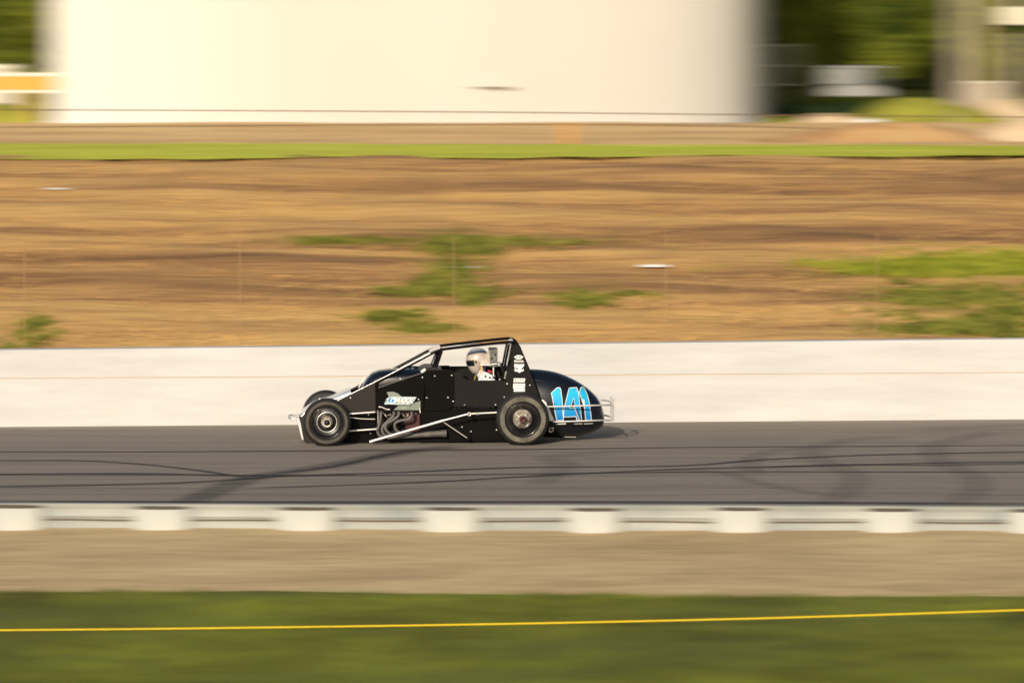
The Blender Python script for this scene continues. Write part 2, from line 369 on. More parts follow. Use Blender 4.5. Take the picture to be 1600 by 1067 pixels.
tx = lambda x: 1.034 + .0045 * np.clip(x, -30, 30)
wallpart('lower_course', lambda x: -.3, lambda x: sx(x) - .005, 0, .30, M['concrete'])
wallpart('joint', lambda x: sx(x) - .0045, lambda x: sx(x) + .0115, .008, .25, M['joint'])
wallpart('upper_course', lambda x: sx(x) + .012, tx, .004, .28, M['concrete'])

# catch fence standing just behind the wall
fr = empty('catch_fence', (0, wall_line(0) + .55, 0)); tag(fr, 'thin slender steel fence posts with wire standing behind the cream concrete wall', 'fence')
for k in range(-4, 9):
    u = 45 + 332 * k; p = at_d(u, 500, 73.9); x = p.x; yy = wall_line(x) - wall_line(0)
    top = 2.42 + .0045 * x
    b = MB(); b.tube([(x, yy, -.1), (x, yy, top)], .0042, 8); b.build('post', M['rust'], fr)

# ------------------------------------------------------------------ guard rail along the near edge of the track
gr = empty('guard_rail', (0, rail_line(0), .33)); tag(gr, 'low white steel guard rail on broad white posts along the near edge of the track', 'guard rail')
prof = [(.03, -.03), (.0, .0), (.0, .035), (.014, .075), (.014, .105), (.0, .135), (.012, .142), (.0, .15), (.014, .19), (.014, .225), (.0, .262), (-.004, .286), (.05, .292), (.05, .27)]
xs = np.arange(-60, 60, .3); V = []
for i, x in enumerate(xs):
    yy = rail_line(x) - rail_line(0)
    for (py, pz) in prof: V.append((x, yy + py, pz * .94 + .003 * math.sin(x * .8)))
n = len(prof); F = [(i * n + k, i * n + k + 1, (i + 1) * n + k + 1, (i + 1) * n + k) for i in range(len(xs) - 1) for k in range(n - 1)]
b = MB(); b.add(V, F); b.build('rail_beam', M['railwhite'], gr)
b = MB()                                                     # the cable part is a dark line drawn as the lap seam's shadow
b.tube([(x, rail_line(x) - rail_line(0) - .006, .108 + .004 * math.sin(x * 2.1) + .003 * math.sin(x * 5.3)) for x in np.arange(-30, 30, .5)], .0055, 6, round_=False)
b.build('cable', M['wire'], gr)
us = [22, 252, 479, 705, 928, 1158, 1392, 1618]
x_of = lambda u: on_z(u, 830, .33).x
allx = [x_of(us[0]) - 1.475 * k for k in range(8, 0, -1)] + [x_of(u) for u in us] + [x_of(us[-1]) + 1.475 * k for k in range(1, 9)]
def post_mb(w_):
    pm = MB(); pts = []
    for k in range(17):
        a = math.pi * k / 16; pts.append((-w_ * math.cos(a), -.12 * math.sin(a) ** .6 if math.sin(a) > 0 else 0))
    pts = [(w_, -.004), (-w_, -.004)] + pts
    n = len(pts); vs = [(x, y, -.1) for x, y in pts] + [(x, y, .215) for x, y in pts] + [(x * .93, y * .93 + .0, .225) for x, y in pts]
    pm.add(vs, [(i, (i + 1) % n, (i + 1) % n + n, i + n) for i in range(n)] + [(i + n, (i + 1) % n + n, (i + 1) % n + 2 * n, i + 2 * n) for i in range(n)], True)
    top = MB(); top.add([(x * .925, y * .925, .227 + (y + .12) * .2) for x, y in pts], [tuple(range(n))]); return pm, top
proto = None
for i, x in enumerate(allx):
    yy = rail_line(x) - rail_line(0)
    if proto is None:
        pm, tp = post_mb(.285); o = pm.build('post', M['postwhite'], gr); t_ = tp.build('post_top', M['postwood_shade'], o); proto = (o, t_)
    else:
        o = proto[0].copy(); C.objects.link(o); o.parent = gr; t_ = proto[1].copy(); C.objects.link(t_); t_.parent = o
    o.location = (x, yy, 0); s_ = .94 + .12 * random.random(); o.scale = (s_, 1, .97 + .06 * random.random())

# ------------------------------------------------------------------ yellow rope over the grass, with its stakes beyond the frame
rp = empty('yellow_rope', (0, 0, 0)); tag(rp, 'thin bright yellow rope strung just above the foreground grass', 'rope')
pts = []
for u, v in ((-60, 984.6), (200, 982.4), (400, 980), (600, 977.3), (800, 974), (1000, 970), (1200, 965.2), (1400, 959.2), (1660, 950.5)):
    pts.append(at_d(u, v, 51.0 + .0005 * u))
b = MB(); b.tube(pts, .0068, 8); b.build('rope', M['yellow'], rp)
for p in (pts[0], pts[-1]):
    b = MB(); b.tube([(p.x, p.y, -.1), (p.x, p.y, p.z + .06)], .014, 8); b.build('stake', M['steel'], rp)

# ------------------------------------------------------------------ foreground grass, straw and weeds
def blades(n, xr, yr, zf, hr, wr_, m, name, lean=.6, mask=None):
    x = rng.uniform(*xr, n); y = rng.uniform(*yr, n)
    if mask is not None: k = mask(x, y); x = x[k]; y = y[k]; n = len(x)
    z = zf(x, y); a = rng.uniform(0, 2 * np.pi, n); h = rng.uniform(*hr, n); w_ = rng.uniform(*wr_, n)
    la = rng.uniform(0, 2 * np.pi, n); l = rng.uniform(0, lean, n) * h
    V = np.empty((n, 3, 3))
    V[:, 0] = np.stack([x - np.cos(a) * w_, y - np.sin(a) * w_, z - .01], 1)
    V[:, 1] = np.stack([x + np.cos(a) * w_, y + np.sin(a) * w_, z - .01], 1)
    V[:, 2] = np.stack([x + np.cos(la) * l, y + np.sin(la) * l, z + h], 1)
    me = bpy.data.meshes.new(name); me.vertices.add(n * 3); me.vertices.foreach_set('co', V.ravel())
    me.loops.add(n * 3); me.loops.foreach_set('vertex_index', np.arange(n * 3, dtype=np.int32))
    me.polygons.add(n); me.polygons.foreach_set('loop_start', np.arange(0, n * 3, 3, dtype=np.int32)); me.polygons.foreach_set('loop_total', np.full(n, 3, dtype=np.int32))
    me.update(); me.validate(); me.materials.append(m)
    o = bpy.data.objects.new(name, me); C.objects.link(o); return tag(o, kind='stuff')
vt = np.vectorize(turf_line); vw = np.vectorize(wall_line)
Hv = np.vectorize(lambda d: H(d))
o = blades(240000, (-7.5, 7.5), (-26, -15.2), lambda x, y: 0 * x, (.02, .06), (.003, .007), M['blade'], 'grass', mask=lambda x, y: y < vt(x) + .06 * np.sin(x * 3.1) + .04 * np.sin(x * 7.7) + .03)
tag(o, 'short olive green grass in the foreground below the sand', 'grass')
o = blades(20000, (-9, 9), (5.5, 31), lambda x, y: Hv(y + CAM_D), (.01, .05), (.01, .03), M['straw'], 'straw_stubble', 1.0)
tag(o, 'dry straw stubble over the brown field behind the wall', 'straw')
# weeds: green patches on the field, found by the sight lines to their middles: (u, v, half width px, half height px, count)
wp = [(505, 379, 45, 6, 500), (600, 377, 45, 5, 400), (700, 384, 38, 16, 1500), (800, 380, 90, 8, 900), (715, 425, 30, 20, 900), (690, 457, 52, 14, 1500), (740, 470, 20, 18, 500),
      (915, 468, 40, 14, 800), (970, 460, 50, 5, 300), (615, 497, 38, 10, 700), (660, 515, 40, 12, 500), (1480, 420, 210, 14, 5200), (1560, 412, 90, 11, 3200), (1380, 424, 90, 5, 600),
      (1450, 465, 50, 14, 1200), (1490, 495, 50, 22, 1900), (1570, 485, 40, 38, 3300), (1440, 520, 60, 9, 900), (1540, 512, 60, 20, 1500),
      (50, 520, 28, 26, 700)]
def weed_patches(wp, m, name, label):
    X = []; Y = []
    for (u, v, a, b_, n) in wp:
        c = hit(u, v); hx = a * (c.y + 70) / FPX; yn = hit(u, min(v + b_, 545)).y; yf = hit(u, v - b_).y
        for sub in range(26):                                  # each patch is a few uneven clumps
            k = int(n * rng.uniform(.005, .045)); ox, oy = rng.normal(0, .62), rng.normal(0, .5); sc_ = rng.uniform(.05, .38) if sub % 4 else rng.uniform(.7, 1.1)
            q = rng.normal(0, 1, (k, 2)) * (sc_, sc_ * .7) + (ox, oy)
            X.append(c.x + q[:, 0] * hx); Y.append((yn + yf) / 2 + q[:, 1] * (yf - yn) / 2)
    X = np.concatenate(X); Y = np.concatenate(Y); n = len(X)
    x = np.repeat(X, 5) + rng.normal(0, .03, n * 5); y = np.repeat(Y, 5) + rng.normal(0, .03, n * 5)
    k = (y < 30) & (y > vw(x) + .45); x = x[k]; y = y[k]; n = len(x)
    _u = rng.uniform
    a = _u(0, 6.28, n); h = _u(.02, .09, n); l = _u(.01, .07, n); wd = _u(.007, .02, n); z = Hv(y + CAM_D)
    V = np.empty((n, 3, 3)); V[:, 0] = np.stack([x - np.sin(a) * wd, y + np.cos(a) * wd, z + h * .3], 1); V[:, 1] = np.stack([x + np.sin(a) * wd, y - np.cos(a) * wd, z + h * .3], 1); V[:, 2] = np.stack([x + np.cos(a) * l, y + np.sin(a) * l, z + h], 1)
    b = MB(); b.v = [tuple(p) for p in V.reshape(-1, 3)]; b.f = [(3 * i, 3 * i + 1, 3 * i + 2) for i in range(n)]; b.sm = [False] * n
    tag(b.build(name, m, fix=False), label, 'weeds', kind='stuff')
bright = [w_ for w_ in wp if w_[:2] in ((1480, 420), (1560, 412), (1380, 424))]
weed_patches([w_ for w_ in wp if w_ not in bright], M['weed'], 'weeds', 'patches of green weeds growing on the brown field')
weed_patches([(1430, 421, 130, 9, 2500), (1540, 417, 110, 16, 7000), (1620, 417, 90, 16, 5000)], M['brightgrass'], 'grass_patch', 'bright yellow green patch of grass in the field at the right')

# ------------------------------------------------------------------ white litter lying about
def litter(name, u, v, wpx, hpx, label, depth=.25):
    c = hit(u, v); s = (c.y + 70) / FPX; wx = wpx * s; b = MB(); n = 14; V = []; F = []
    for j in range(5):
        for i in range(n):
            a = i / (n - 1) * 2 - 1; e = math.sqrt(max(0, 1 - a * a)) * .9 + .1
            V.append((a * wx / 2, (j / 4 - .5) * depth * e, max(0.0, hpx * s * e * math.sin(j / 4 * math.pi)) * random.uniform(.7, 1.1)))
    F = [(j * n + i, j * n + i + 1, (j + 1) * n + i + 1, (j + 1) * n + i) for j in range(4) for i in range(n - 1)]
    b.add(V, F); o = b.build(name, M['litter'], fix=True); o.location = (c.x, c.y, H(c.y + 70) + .03); tag(o, label, 'litter'); return o
litter('plastic_sheet', 1022, 420, 50, 5, 'white crumpled plastic sheet lying on the brown field above the car tail')
litter('plastic_strip', 720, 421, 80, 1.2, 'thin pale strip of plastic lying among the green weeds above the roll cage', .1)
litter('paper_scrap', 90, 299, 34, 3, 'pale scrap of paper lying on the brown field at the far left', .2)
litter('sand_bag', 1358, 194, 40, 8, 'white bag lying on the crest of the bare dirt heap', .5)

# ------------------------------------------------------------------ storage tank
TR = 8.16; TC = ((637 - 800) / FPX * 129.2, 129.2 - 70)
tk = empty('storage_tank', (TC[0], TC[1], 2.0)); tag(tk, 'huge round cream white storage tank standing behind the brown field', 'tank')
b = MB(); b.lathe([(TR + .25, -.2), (TR + .25, .12), (TR, .12)], n=160, axis='z'); b.build('foundation_ring', M['tankring'], tk)
for k in range(7):
    r_ = TR - .008 * k; z0 = .12 + k * 1.65
    b = MB(); b.lathe([(r_, z0), (r_, z0 + 1.65)], n=200, axis='z'); b.build('shell_course', M['tank'], tk)
b = MB(); b.lathe([(TR + .05, 11.62), (TR + .05, 11.7), (TR * .5, 12.6), (0.01, 12.9)], n=120, axis='z'); b.build('roof', M['tank'], tk)

a_, c_ = at_d(744, 135.5, 121.3), at_d(792, 131, 121.3); b = MB(); b.box(a_.x - TC[0], c_.x - TC[0], -TR + .06, -TR + .14, a_.z - 2, c_.z - 2); b.build('stain_patch', mat('stain_patch_paint', (.63, .585, .52), .8), tk)  # faint stain on the shell, built as a thin box
# ------------------------------------------------------------------ cable fence in front of the tank
cf = empty('cable_fence', (0, 42.5, 2.4)); tag(cf, 'low two wire cable fence running along the gravel in front of the tank', 'fence')
def wz(u, v): return at_d(u, v, 112.5)
for L_ in ([(-80, 171.5), (200, 172.5), (500, 174), (800, 176), (1200, 180), (1680, 184)], [(-80, 200), (500, 196), (900, 195), (1200, 199), (1350, 204), (1680, 213)]):
    P = [wz(u, v) - Vector((0, 42.5, 2.4)) for u, v in L_]
    b = MB(); b.tube(P, .011, 6); b.build('wire', M['wire'], cf)
for u in range(-70, 1700, 390):
    p = wz(u, 176); b = MB(); b.tube([(p.x, 0, -.1), (p.x, 0, p.z - 2.4 + .04)], .02, 8); b.build('post', M['steel'], cf)
p = hit(888, 226); b = MB(); b.tube([(0, 0, -.1), (0, 0, .40)], .07, 12, r2=.06); o = b.build('marker_post', M['signyellow']); o.location = p
tag(o, 'short yellow marker post at the back edge of the green grass strip', 'post')

# ------------------------------------------------------------------ sign board at the far left
def gd(d, z): return z
sg = empty('sign_board', at_d(30, 190, 119.5)); sg.location.z = 2.3
tag(sg, 'wide yellow sign board with white edges on posts left of the tank', 'sign')
def rel(o, u, v, d): return at_d(u, v, d) - o.location
def rect(u0, u1, v0, v1, o, d=119.5):
    a = rel(o, u0, v1, d); c = rel(o, u1, v0, d); return a.x, c.x, a.z, c.z
x0, x1, z0, z1 = rect(-150, 88, 120, 141, sg); b = MB(); b.box(x0, x1, -.02, .02, z0, z1); b.build('panel', M['signyellow'], sg)
x0, x1, z2, z3 = rect(-150, 92, 114, 119.7, sg); b = MB(); b.box(x0, x1, -.04, .04, z2, z3); b.build('top_edge', M['signwhite'], sg)
x0, x1, z2, z3 = rect(-150, 92, 141.3, 145.5, sg); b = MB(); b.box(x0, x1, -.04, .04, z2, z3); b.build('bottom_edge', M['signwhite'], sg)
for u in (50, -110):
    x0, x1, z0, z1 = rect(u - 9, u + 9, 145.8, 190, sg); b = MB(); b.box(x0, x1, -.06, .06, -.3, z1); b.build('post', M['olivepost'], sg)
sb = empty('storage_chest', at_d(-10, 140, 138)); sb.location.z = 2.0
tag(sb, 'white storage chest showing just over the yellow sign at the left', 'chest')
x0, x1, z0, z1 = rect(-60, 20, 109, 140, sb, 138); b = MB(); b.box(x0, x1, -.3, .3, 0, z1); b.build('body', M['signwhite'], sb, .01)
x0, x1, z0, z1 = rect(-62, 23, 101, 107, sb, 138); b = MB(); b.box(x0, x1, -.33, .33, z0 - .02, z1); b.build('lid', M['cream'], sb, .01)

# ------------------------------------------------------------------ mounds and heaps right of the tank
def heap(name, u, vb, wpx, hpx, m, label, d=None, ry=.6, seed=0):
    c = hit(u, vb) if d is None else at_d(u, vb, d); gz = H(c.y + 70); s = (c.y + 70) / FPX; rx = wpx / 2 * s; h = hpx * s
    b = MB(); nr, na = 14, 48; V = []; rr = random.Random(seed); ph = [rr.random() * 6.28 for _ in range(4)]
    for i in range(nr + 1):
        t = i / nr
        for k in range(na):
            a = 2 * math.pi * k / na; w_ = 1 + .10 * math.sin(2 * a + ph[0]) + .06 * math.sin(5 * a + ph[1])
            hh = (math.cos(t * math.pi) + 1) / 2
            V.append((rx * t * w_ * math.cos(a), rx * ry * t * w_ * math.sin(a), h * hh * (1 + .06 * math.sin(7 * a + ph[2]) * t + .10 * math.sin(3 * a + ph[3]) * t * (1 - t) * 4) + .03 * math.sin(a * 11 + t * 9) * hh * (t > 0) - .04))
    F = [(i * na + k, i * na + (k + 1) % na, (i + 1) * na + (k + 1) % na, (i + 1) * na + k) for i in range(nr) for k in range(na)]
    b.add(V, F, True); o = b.build(name, m, fix=False); o.location = (c.x, c.y + rx * ry * .3, gz); return tag(o, label, 'mound' if 'mound' in name else 'heap')
heap('dirt_heap', 1385, 223, 520, 32, M['soil'], 'broad low heap of bare brown dirt in front of the grassy mounds', ry=.3, seed=1)
heap('gravel_mound', 1620, 222, 360, 38, M['palesand'], 'pale gravel mound at the right edge beside the brown dirt heap', ry=.3, seed=2)
heap('sand_heap', 1300, 186, 190, 27, M['palesand'], 'pale sand heap between the tank and the green mounds', d=127, ry=.5, seed=3)
heap('grass_mound', 1425, 180, 300, 42, M['mound'], 'taller grassy green mound behind the brown dirt heap', d=131, seed=4)
heap('grass_mound', 1510, 187, 300, 40, M['mound'], 'lower grassy green mound overlapping the taller one on its right', d=125, seed=5)
heap('grass_mound', 1215, 186, 90, 22, M['mound'], 'small green tuft mound at the right foot of the tank', d=128, seed=6)
heap('grass_mound', -10, 190, 260, 50, M['mound'], 'olive grassy mound behind the yellow sign board', d=124, seed=8)
heap('sand_heap', 1570, 178, 200, 34, M['palesand'], 'pale sand heap below the poles at the right edge', d=134, seed=7)

# ------------------------------------------------------------------ trees
def leaf_blob(b, lobes, n, size, rr):
    tot = sum(l[3] ** 2 for l in lobes)
    for (cx, cy, cz, r) in lobes:
        for _ in range(int(n * r * r / tot)):
            d = Vector((rr.gauss(0, 1), rr.gauss(0, 1), rr.gauss(0, 1))).normalized() * r * (rr.random() ** .35)
            p = Vector((cx, cy, cz)) + Vector((d.x, d.y, d.z * .75))
            a = Vector((rr.gauss(0, 1), rr.gauss(0, 1), rr.gauss(0, .7))).normalized() * size * rr.uniform(.5, 1.2)
            q = Vector((rr.gauss(0, 1), rr.gauss(0, 1), rr.gauss(0, .7))).normalized() * size * rr.uniform(.3, .8)
            b.v += [tuple(p - a), tuple(p + q), tuple(p + a), tuple(p - q)]; k = len(b.v); b.f.append((k - 4, k - 3, k - 2, k - 1)); b.sm.append(False)
def tree_proto(seed, leaf, h, rad, n):
    rr = random.Random(seed); t = empty('tree', (0, 0, 2))
    tr = MB(); tr.tube([(0, 0, -.2), (rr.uniform(-.1, .1), .1, h * .4), (rr.uniform(-.3, .3), 0, h * .85)], .22, 10, r2=.05)
    lobes = [(0, 0, h * .55, rad * .7), (0, 0, h * .3, rad * .75), (0, 0, h * .14, rad * .6)]
    for i in range(22):
        a = rr.uniform(0, 6.28); z = rr.uniform(.04, .6) if i < 12 else rr.uniform(.5, .95); rr_ = rad * (1.0 - .7 * z) * rr.uniform(.6, 1.0)
        c = (math.cos(a) * rr_, math.sin(a) * rr_, h * z); lobes.append((*c, rad * rr.uniform(.22, .42)))
        tr.tube([(0, 0, h * z * .7), (c[0] * .5, c[1] * .5, h * z * .85), c], .06, 6, r2=.02)
    tr.build('trunk', M['bark'], t)
    b = MB(); leaf_blob(b, lobes, n, .13, rr); b.build('crown', leaf, t, fix=False)
    tag(t, 'x', 'tree', 'trees at the edge of the wood'); return t
TA = [tree_proto(11, M['leafA'], 9, 3.0, 20000), tree_proto(12, M['leafA'], 8, 2.6, 18000), tree_proto(13, M['leafB'], 10, 3.2, 20000)]
spots = [  # u, d, kind, label
 (30, 150, 0, 'light green bushy tree left of the storage tank behind the yellow sign'),
 (-190, 153, 1, 'light green tree beyond the left edge beside the sign'),
 (1300, 138, 0, 'light green broad tree closest to the right side of the tank'),
 (1090, 156, 1, 'light green tree mostly hidden behind the right side of the tank'),
 (1225, 135.5, 1, 'smaller light green tree tucked in right behind the metal gate frame'),
 (1400, 163, 2, 'dark green tree behind the white cart and grassy mound'),
 (1520, 160, 1, 'light green tree behind the two pale poles'),
 (1660, 157, 0, 'light green tree behind the cream box at the right edge'),
 (1330, 170, 2, 'tall dark tree in the second row right of the tank'),
 (1560, 172, 2, 'tall dark tree in the second row behind the poles'),
 (120, 168, 2, 'tall dark tree behind the left edge of the tank'),
 (-80, 166, 2, 'tall dark tree at the upper left corner behind the sign')]
used = set()
for (u, d, k, lab) in spots:
    p = at_d(u, 100, d); t = TA[k]
    if k in used: t = link_copy(TA[k], (p.x, p.y, 2), random.uniform(0, 6.28), lab)
    else: used.add(k); t.location = (p.x, p.y, 2); t['label'] = lab
    s_ = random.uniform(.9, 1.12) * (.62 if d < 140 else 1); t.scale = (s_, s_, s_)
b = MB(); rr = random.Random(5)
for i in range(150):
    x = rr.uniform(-32, 32); y = rr.uniform(108, 122); z = rr.uniform(1, 15)
    leaf_blob(b, [(x, y, z, rr.uniform(1.6, 3))], 420, .32, rr)
tag(b.build('woods', M['leafB'], fix=False), 'dark green wood behind the tank and trees', 'woods', kind='stuff')
b = MB()
for i in range(8):
    p = at_d(1195 + i * 26, 160, 131.5 + (i % 2)); leaf_blob(b, [(p.x, p.y, 2.15 + .08 * (i % 3), .32)], 700, .035, rr)
tag(b.build('hedge', M['leafC'], fix=False), 'low dark green hedge below the white cart', 'hedge')

# ------------------------------------------------------------------ small things behind: gate frame, cart, poles, boxes
gt = empty('mesh_gate', at_d(1222, 140, 133.5)); gt.location.z = 2.0; tag(gt, 'pale metal gate frame with slats right beside the tank', 'gate')
for u in (1198, 1247):
    a = rel(gt, u, 70, 133.5); b = MB(); b.tube([(a.x, 0, -.1), (a.x, 0, a.z)], .022, 8); b.build('post', M['cream'], gt)
for v in (71, 103, 133):
    a = rel(gt, 1198, v, 133.5); c = rel(gt, 1247, v, 133.5); b = MB(); b.tube([a, c], .014, 8); b.build('rail', M['cream'], gt)
for k in range(1, 12):
    u = 1198 + 49 * k / 12; a = rel(gt, u, 71, 133.5); c = rel(gt, u, 133, 133.5); b = MB(); b.tube([(a.x, 0, c.z), (a.x, 0, a.z)], .006, 6); b.build('bar', M['cream'], gt)

ct = empty('utility_cart', at_d(1335, 160, 133.5)); ct.location.z = 2.0; tag(ct, 'small white utility cart with canopy half hidden behind the hedge', 'cart')
D = 133.5
x0, x1, z0, z1 = rect(1290, 1380, 133, 150, ct, D); b = MB()
nn = 16; b.prism([(x0 + (x1 - x0) * i / nn, z1 - .12 + .14 * math.sin(math.pi * i / nn) ** .6) for i in range(nn + 1)] + [(x1, z0), (x0, z0)], -.5, .5); b.build('body', M['cartwhite'], ct, .01)
x0, x1, z2, z3 = rect(1288, 1378, 103, 106, ct, D); b = MB(); b.box(x0, x1, -.5, .5, z2, z3); b.build('canopy', M['cartwhite'], ct, .01)
for u in (1292, 1345, 1374):
    a = rel(ct, u, 106, D); c = rel(ct, u, 133, D)
    for y_ in (-.45, .45):
        b = MB(); b.tube([(a.x, y_, c.z - .05), (a.x, y_, a.z)], .015, 8); b.build('post', M['steel'], ct)
x0, x1, z2, z3 = rect(1294, 1343, 107, 131, ct, D); b = MB(); b.box(x0, x1, -.452, -.444, z2, z3); b.build('grey_panel', M['greypanel'], ct)
x0, x1, z2, z3 = rect(1347, 1373, 107, 131, ct, D); b = MB(); b.box(x0, x1, -.452, -.444, z2, z3); b.build('window', M['glassdark'], ct)
for u in (1304, 1366):
    a = rel(ct, u, 155, D)
    for y_ in (-.5, .42):
        b = MB(); b.lathe([(.02, 0), (.15, 0), (.17, .02), (.17, .08), (.15, .1), (.02, .1)], (a.x, y_, .17), 24); b.build('wheel', M['rubber'], ct)

for (u, r_, m, lab) in ((1499, .16, 'pole1', 'tall greyish beige pole, left one of the close pair at the right'), (1531, .14, 'pole2', 'tall yellowish pole, right one of the close pair at the right')):
    p = at_d(u, 140, 146 - (u - 1499) * .03); b = MB(); b.tube([(0, 0, -.2), (0, 0, 11)], r_, 16, r2=r_ * .8); o = b.build('utility_pole', M[m]); o.location = (p.x, p.y, 2.0)
    tag(o, lab, 'pole', 'utility poles at the right')
bp_ = empty('box_on_pole', at_d(1590, 140, 141)); bp_.location.z = 2.0; tag(bp_, 'cream metal box mounted on a thick pale pole at the upper right corner', 'pole')
a = rel(bp_, 1592, 41, 141); b = MB(); b.tube([(a.x, .05, -.1), (a.x, .05, 4.2)], .13, 14); b.build('pole', M['pole1'], bp_)
x0, x1, z0, z1 = rect(1565, 1618, 11, 39, bp_, 141); b = MB(); b.box(x0, x1, -.45, -.09, z0, z1); b.build('box', M['cream'], bp_, .015)
b = MB(); b.box(x0 + .05, x1 - .05, -.42, -.12, z0 - .06, z0 - .002); b.build('bracket', M['tub'], bp_)
cb = empty('cabinet', at_d(1538, 150, 138)); cb.location.z = 2.0; tag(cb, 'low beige cabinet standing at the foot of the two poles', 'cabinet')
x0, x1, z0, z1 = rect(1512, 1563, 130, 170, cb, 138); b = MB(); b.box(x0, x1, -.2, .2, 0, z1); b.build('body', M['pole1'], cb, .01)
b = MB(); b.box(x0 - .02, x1 + .02, -.23, .23, z1 + .002, z1 + .04); b.build('lid', M['cream'], cb, .005)

# ================================================================== THE RACE CAR
YAW = R(2.5); CX, CY = (665 - 800) * .00805, .78
car = empty('race_car', (CX, CY, 0), YAW)
tag(car, 'black open wheel race car with roll cage and blue number 141 on its tail', 'race car')
Rm = Matrix.Rotation(YAW, 3, 'Z'); Ri = Rm.transposed(); OR = Vector((CX, CY, 0))
def K(u, v, yl=0.0):
    """car-frame point on the fore-and-aft plane at offset yl"""
    e = Ri @ (EYE - OR); r = Ri @ ray(u, v); t = (yl - e.y) / r.y; return e + r * t
def XZ(u, v, yl): p = K(u, v, yl); return (p.x, p.z)
def mir(p): return Vector((p[0], -p[1], p[2]))
def KT(pts, y): return [K(u, v, y) for u, v in pts]
def panel(name, poly, y, th, m, both=False, poly2=None, bev=.003):
    b = MB(); b.prism([XZ(u, v, y) for u, v in poly], y, y + th); o = b.build(name, m, car, bev)
    if both:
        q = poly2 or poly; b = MB(); b.prism([XZ(u, v, y) for u, v in q], -y - th, -y); b.build(name, m, car, bev)
    return o
# --- wheels
def wheel(u, v, near_y, far, rad, width, rimr, rear):
    c = K(u, v, near_y); s_ = 1 if not far else -1
    w_ = empty('wheel', (c.x, near_y if not far else -near_y, rad - .004), 0, car)
    if far: w_.rotation_euler = (0, 0, math.pi)
    h = width; b = MB()                                    # local: outer face at y=0, inward +y
    b.lathe([(rimr - .004, .02), (rimr + .012, .004), (rimr + .03, -.004), (rad * .80, -.008), (rad * .88, 0.0), (rad * .955, .018), (rad * .99, .045), (rad, .08), (rad, h - .08), (rad * .99, h - .04), (rad * .94, h - .01), (rad * .8, h + .006), (rimr + .012, h)], n=72)
    b.build('tyre', M['rubber'], w_)
    b = MB(); a0, a1 = (rimr + .018, rad * .86) if rear else (rimr + .03, rad * .88)
    b.lathe([(a0, -.0085), (a0 + (a1 - a0) * .3, -.0125), (a0 + (a1 - a0) * .8, -.0125), (a1, -.0085)], n=72); b.build('sidewall_band', M['dusty' if rear else 'dustyf'], w_)
    b = MB()
    b.lathe([(rimr - .006, .018), (rimr + .004, .001), (rimr - .006, -.002), (rimr - .014, .01), (rimr - .02, .05), (rimr * .80, .075), (rimr * .78, .10), (rimr * .62, .125), (rimr * .6, .13), (.06, .13), (.0, .13)], n=60); b.build('rim', M['rim'], w_)
    b = MB()
    if rear:
        b.lathe([(.12, .128), (.118, .105), (.09, .095), (.085, .07), (.05, .06), (.05, .03), (.0, .03)], n=36)
        hub = b.build('hub', M['hub'], w_)
        b = MB(); b.lathe([(.045, .031), (.043, .005), (.022, .0), (.02, .012), (.0, .012)], n=28); b.build('hub_cap', M['hubred'], w_)
        for k in range(4):
            a = R(45 + 90 * k + 8); b = MB(); b.tube([(.05 * math.cos(a), .062, .05 * math.sin(a)), (.108 * math.cos(a), .085, .108 * math.sin(a))], .011, 8); b.build('spoke', M['hub'], w_)
        b = MB(); b.lathe([(.15, .118), (.158, .112), (.166, .118)], n=48); b.build('ring', M['steel'], w_)
    else:
        b.lathe([(.076, .12), (.074, .06), (.062, .048), (.056, .03), (.046, .02), (.042, .03), (.036, .03)], n=36); b.build('hub', M['hub'], w_)
        b = MB(); b.lathe([(.036, .034), (.034, .018), (.0, .012)], n=24); b.build('hub_cap', M['navy'], w_)
        b = MB(); b.lathe([(.118, .121), (.124, .108), (.131, .121)], n=48); b.build('ring', M['alu'], w_)
    for k, a in enumerate((R(125), R(-48)) if not rear else (R(120), R(-58))):
        b = MB(); b.lathe([(.006, 0), (.0055, -.006), (.0, -.007)], ((rimr - .008) * math.cos(a), .0, (rimr - .008) * math.sin(a)), 10); b.build('bolt', M['screw'], w_)
    return w_
wheel(511, 663.5, -.78, False, .300, .25, .198, False)
wheel(511, 663.5, -.72, True, .300, .25, .198, False)
wheel(817, 657.5, -.78, False, .333, .36, .212, True)
wheel(817, 657.5, -.72, True, .333, .38, .212, True)
for u, v, r_ in ((511, 663.5, .022), (817, 657.5, .03)):
    c = K(u, v, -.78); b = MB(); b.tube([(c.x, -.55, c.z), (c.x, .55, c.z)], r_, 12); b.build('axle', M['steel'], car)

# --- tub and body panels
panel('chassis_tub', [(488, 652), (560, 645), (590, 640), (590, 690), (480, 691)], -.30, .60, M['tub'])
panel('chassis_tub', [(658, 600), (710, 600), (712, 650), (790, 650), (795, 690), (590, 691), (590, 686), (658, 684)], -.33, .66, M['tub'])
panel('nose_box', [(466.5, 660), (471, 652), (490, 652), (490, 694), (482, 693), (473, 688)], -.33, .66, M['satin'])
panel('nose_edge', [(464, 654), (467, 652), (470, 662), (474.5, 688), (471.5, 686), (467, 668)], -.335, .67, M['nose'], bev=.001)
near = KT([(471, 650), (477, 643.5), (484, 638), (493, 632.5), (503, 628.6), (514, 626), (530, 620.5), (548, 612.5)], -.33)
V = []; F = []
for p in near:
    for y_, dz in ((-.33, -.012), (-.33, 0), (-.29, .012), (0, .02), (.29, .012), (.33, 0), (.33, -.012)): V.append((p.x, y_, p.z + dz))
F = [(i * 7 + k, i * 7 + k + 1, (i + 1) * 7 + k + 1, (i + 1) * 7 + k) for i in range(len(near) - 1) for k in range(6)]
b = MB(); b.add(V, F, True); b.build('nose_panel', M['nose'], car)
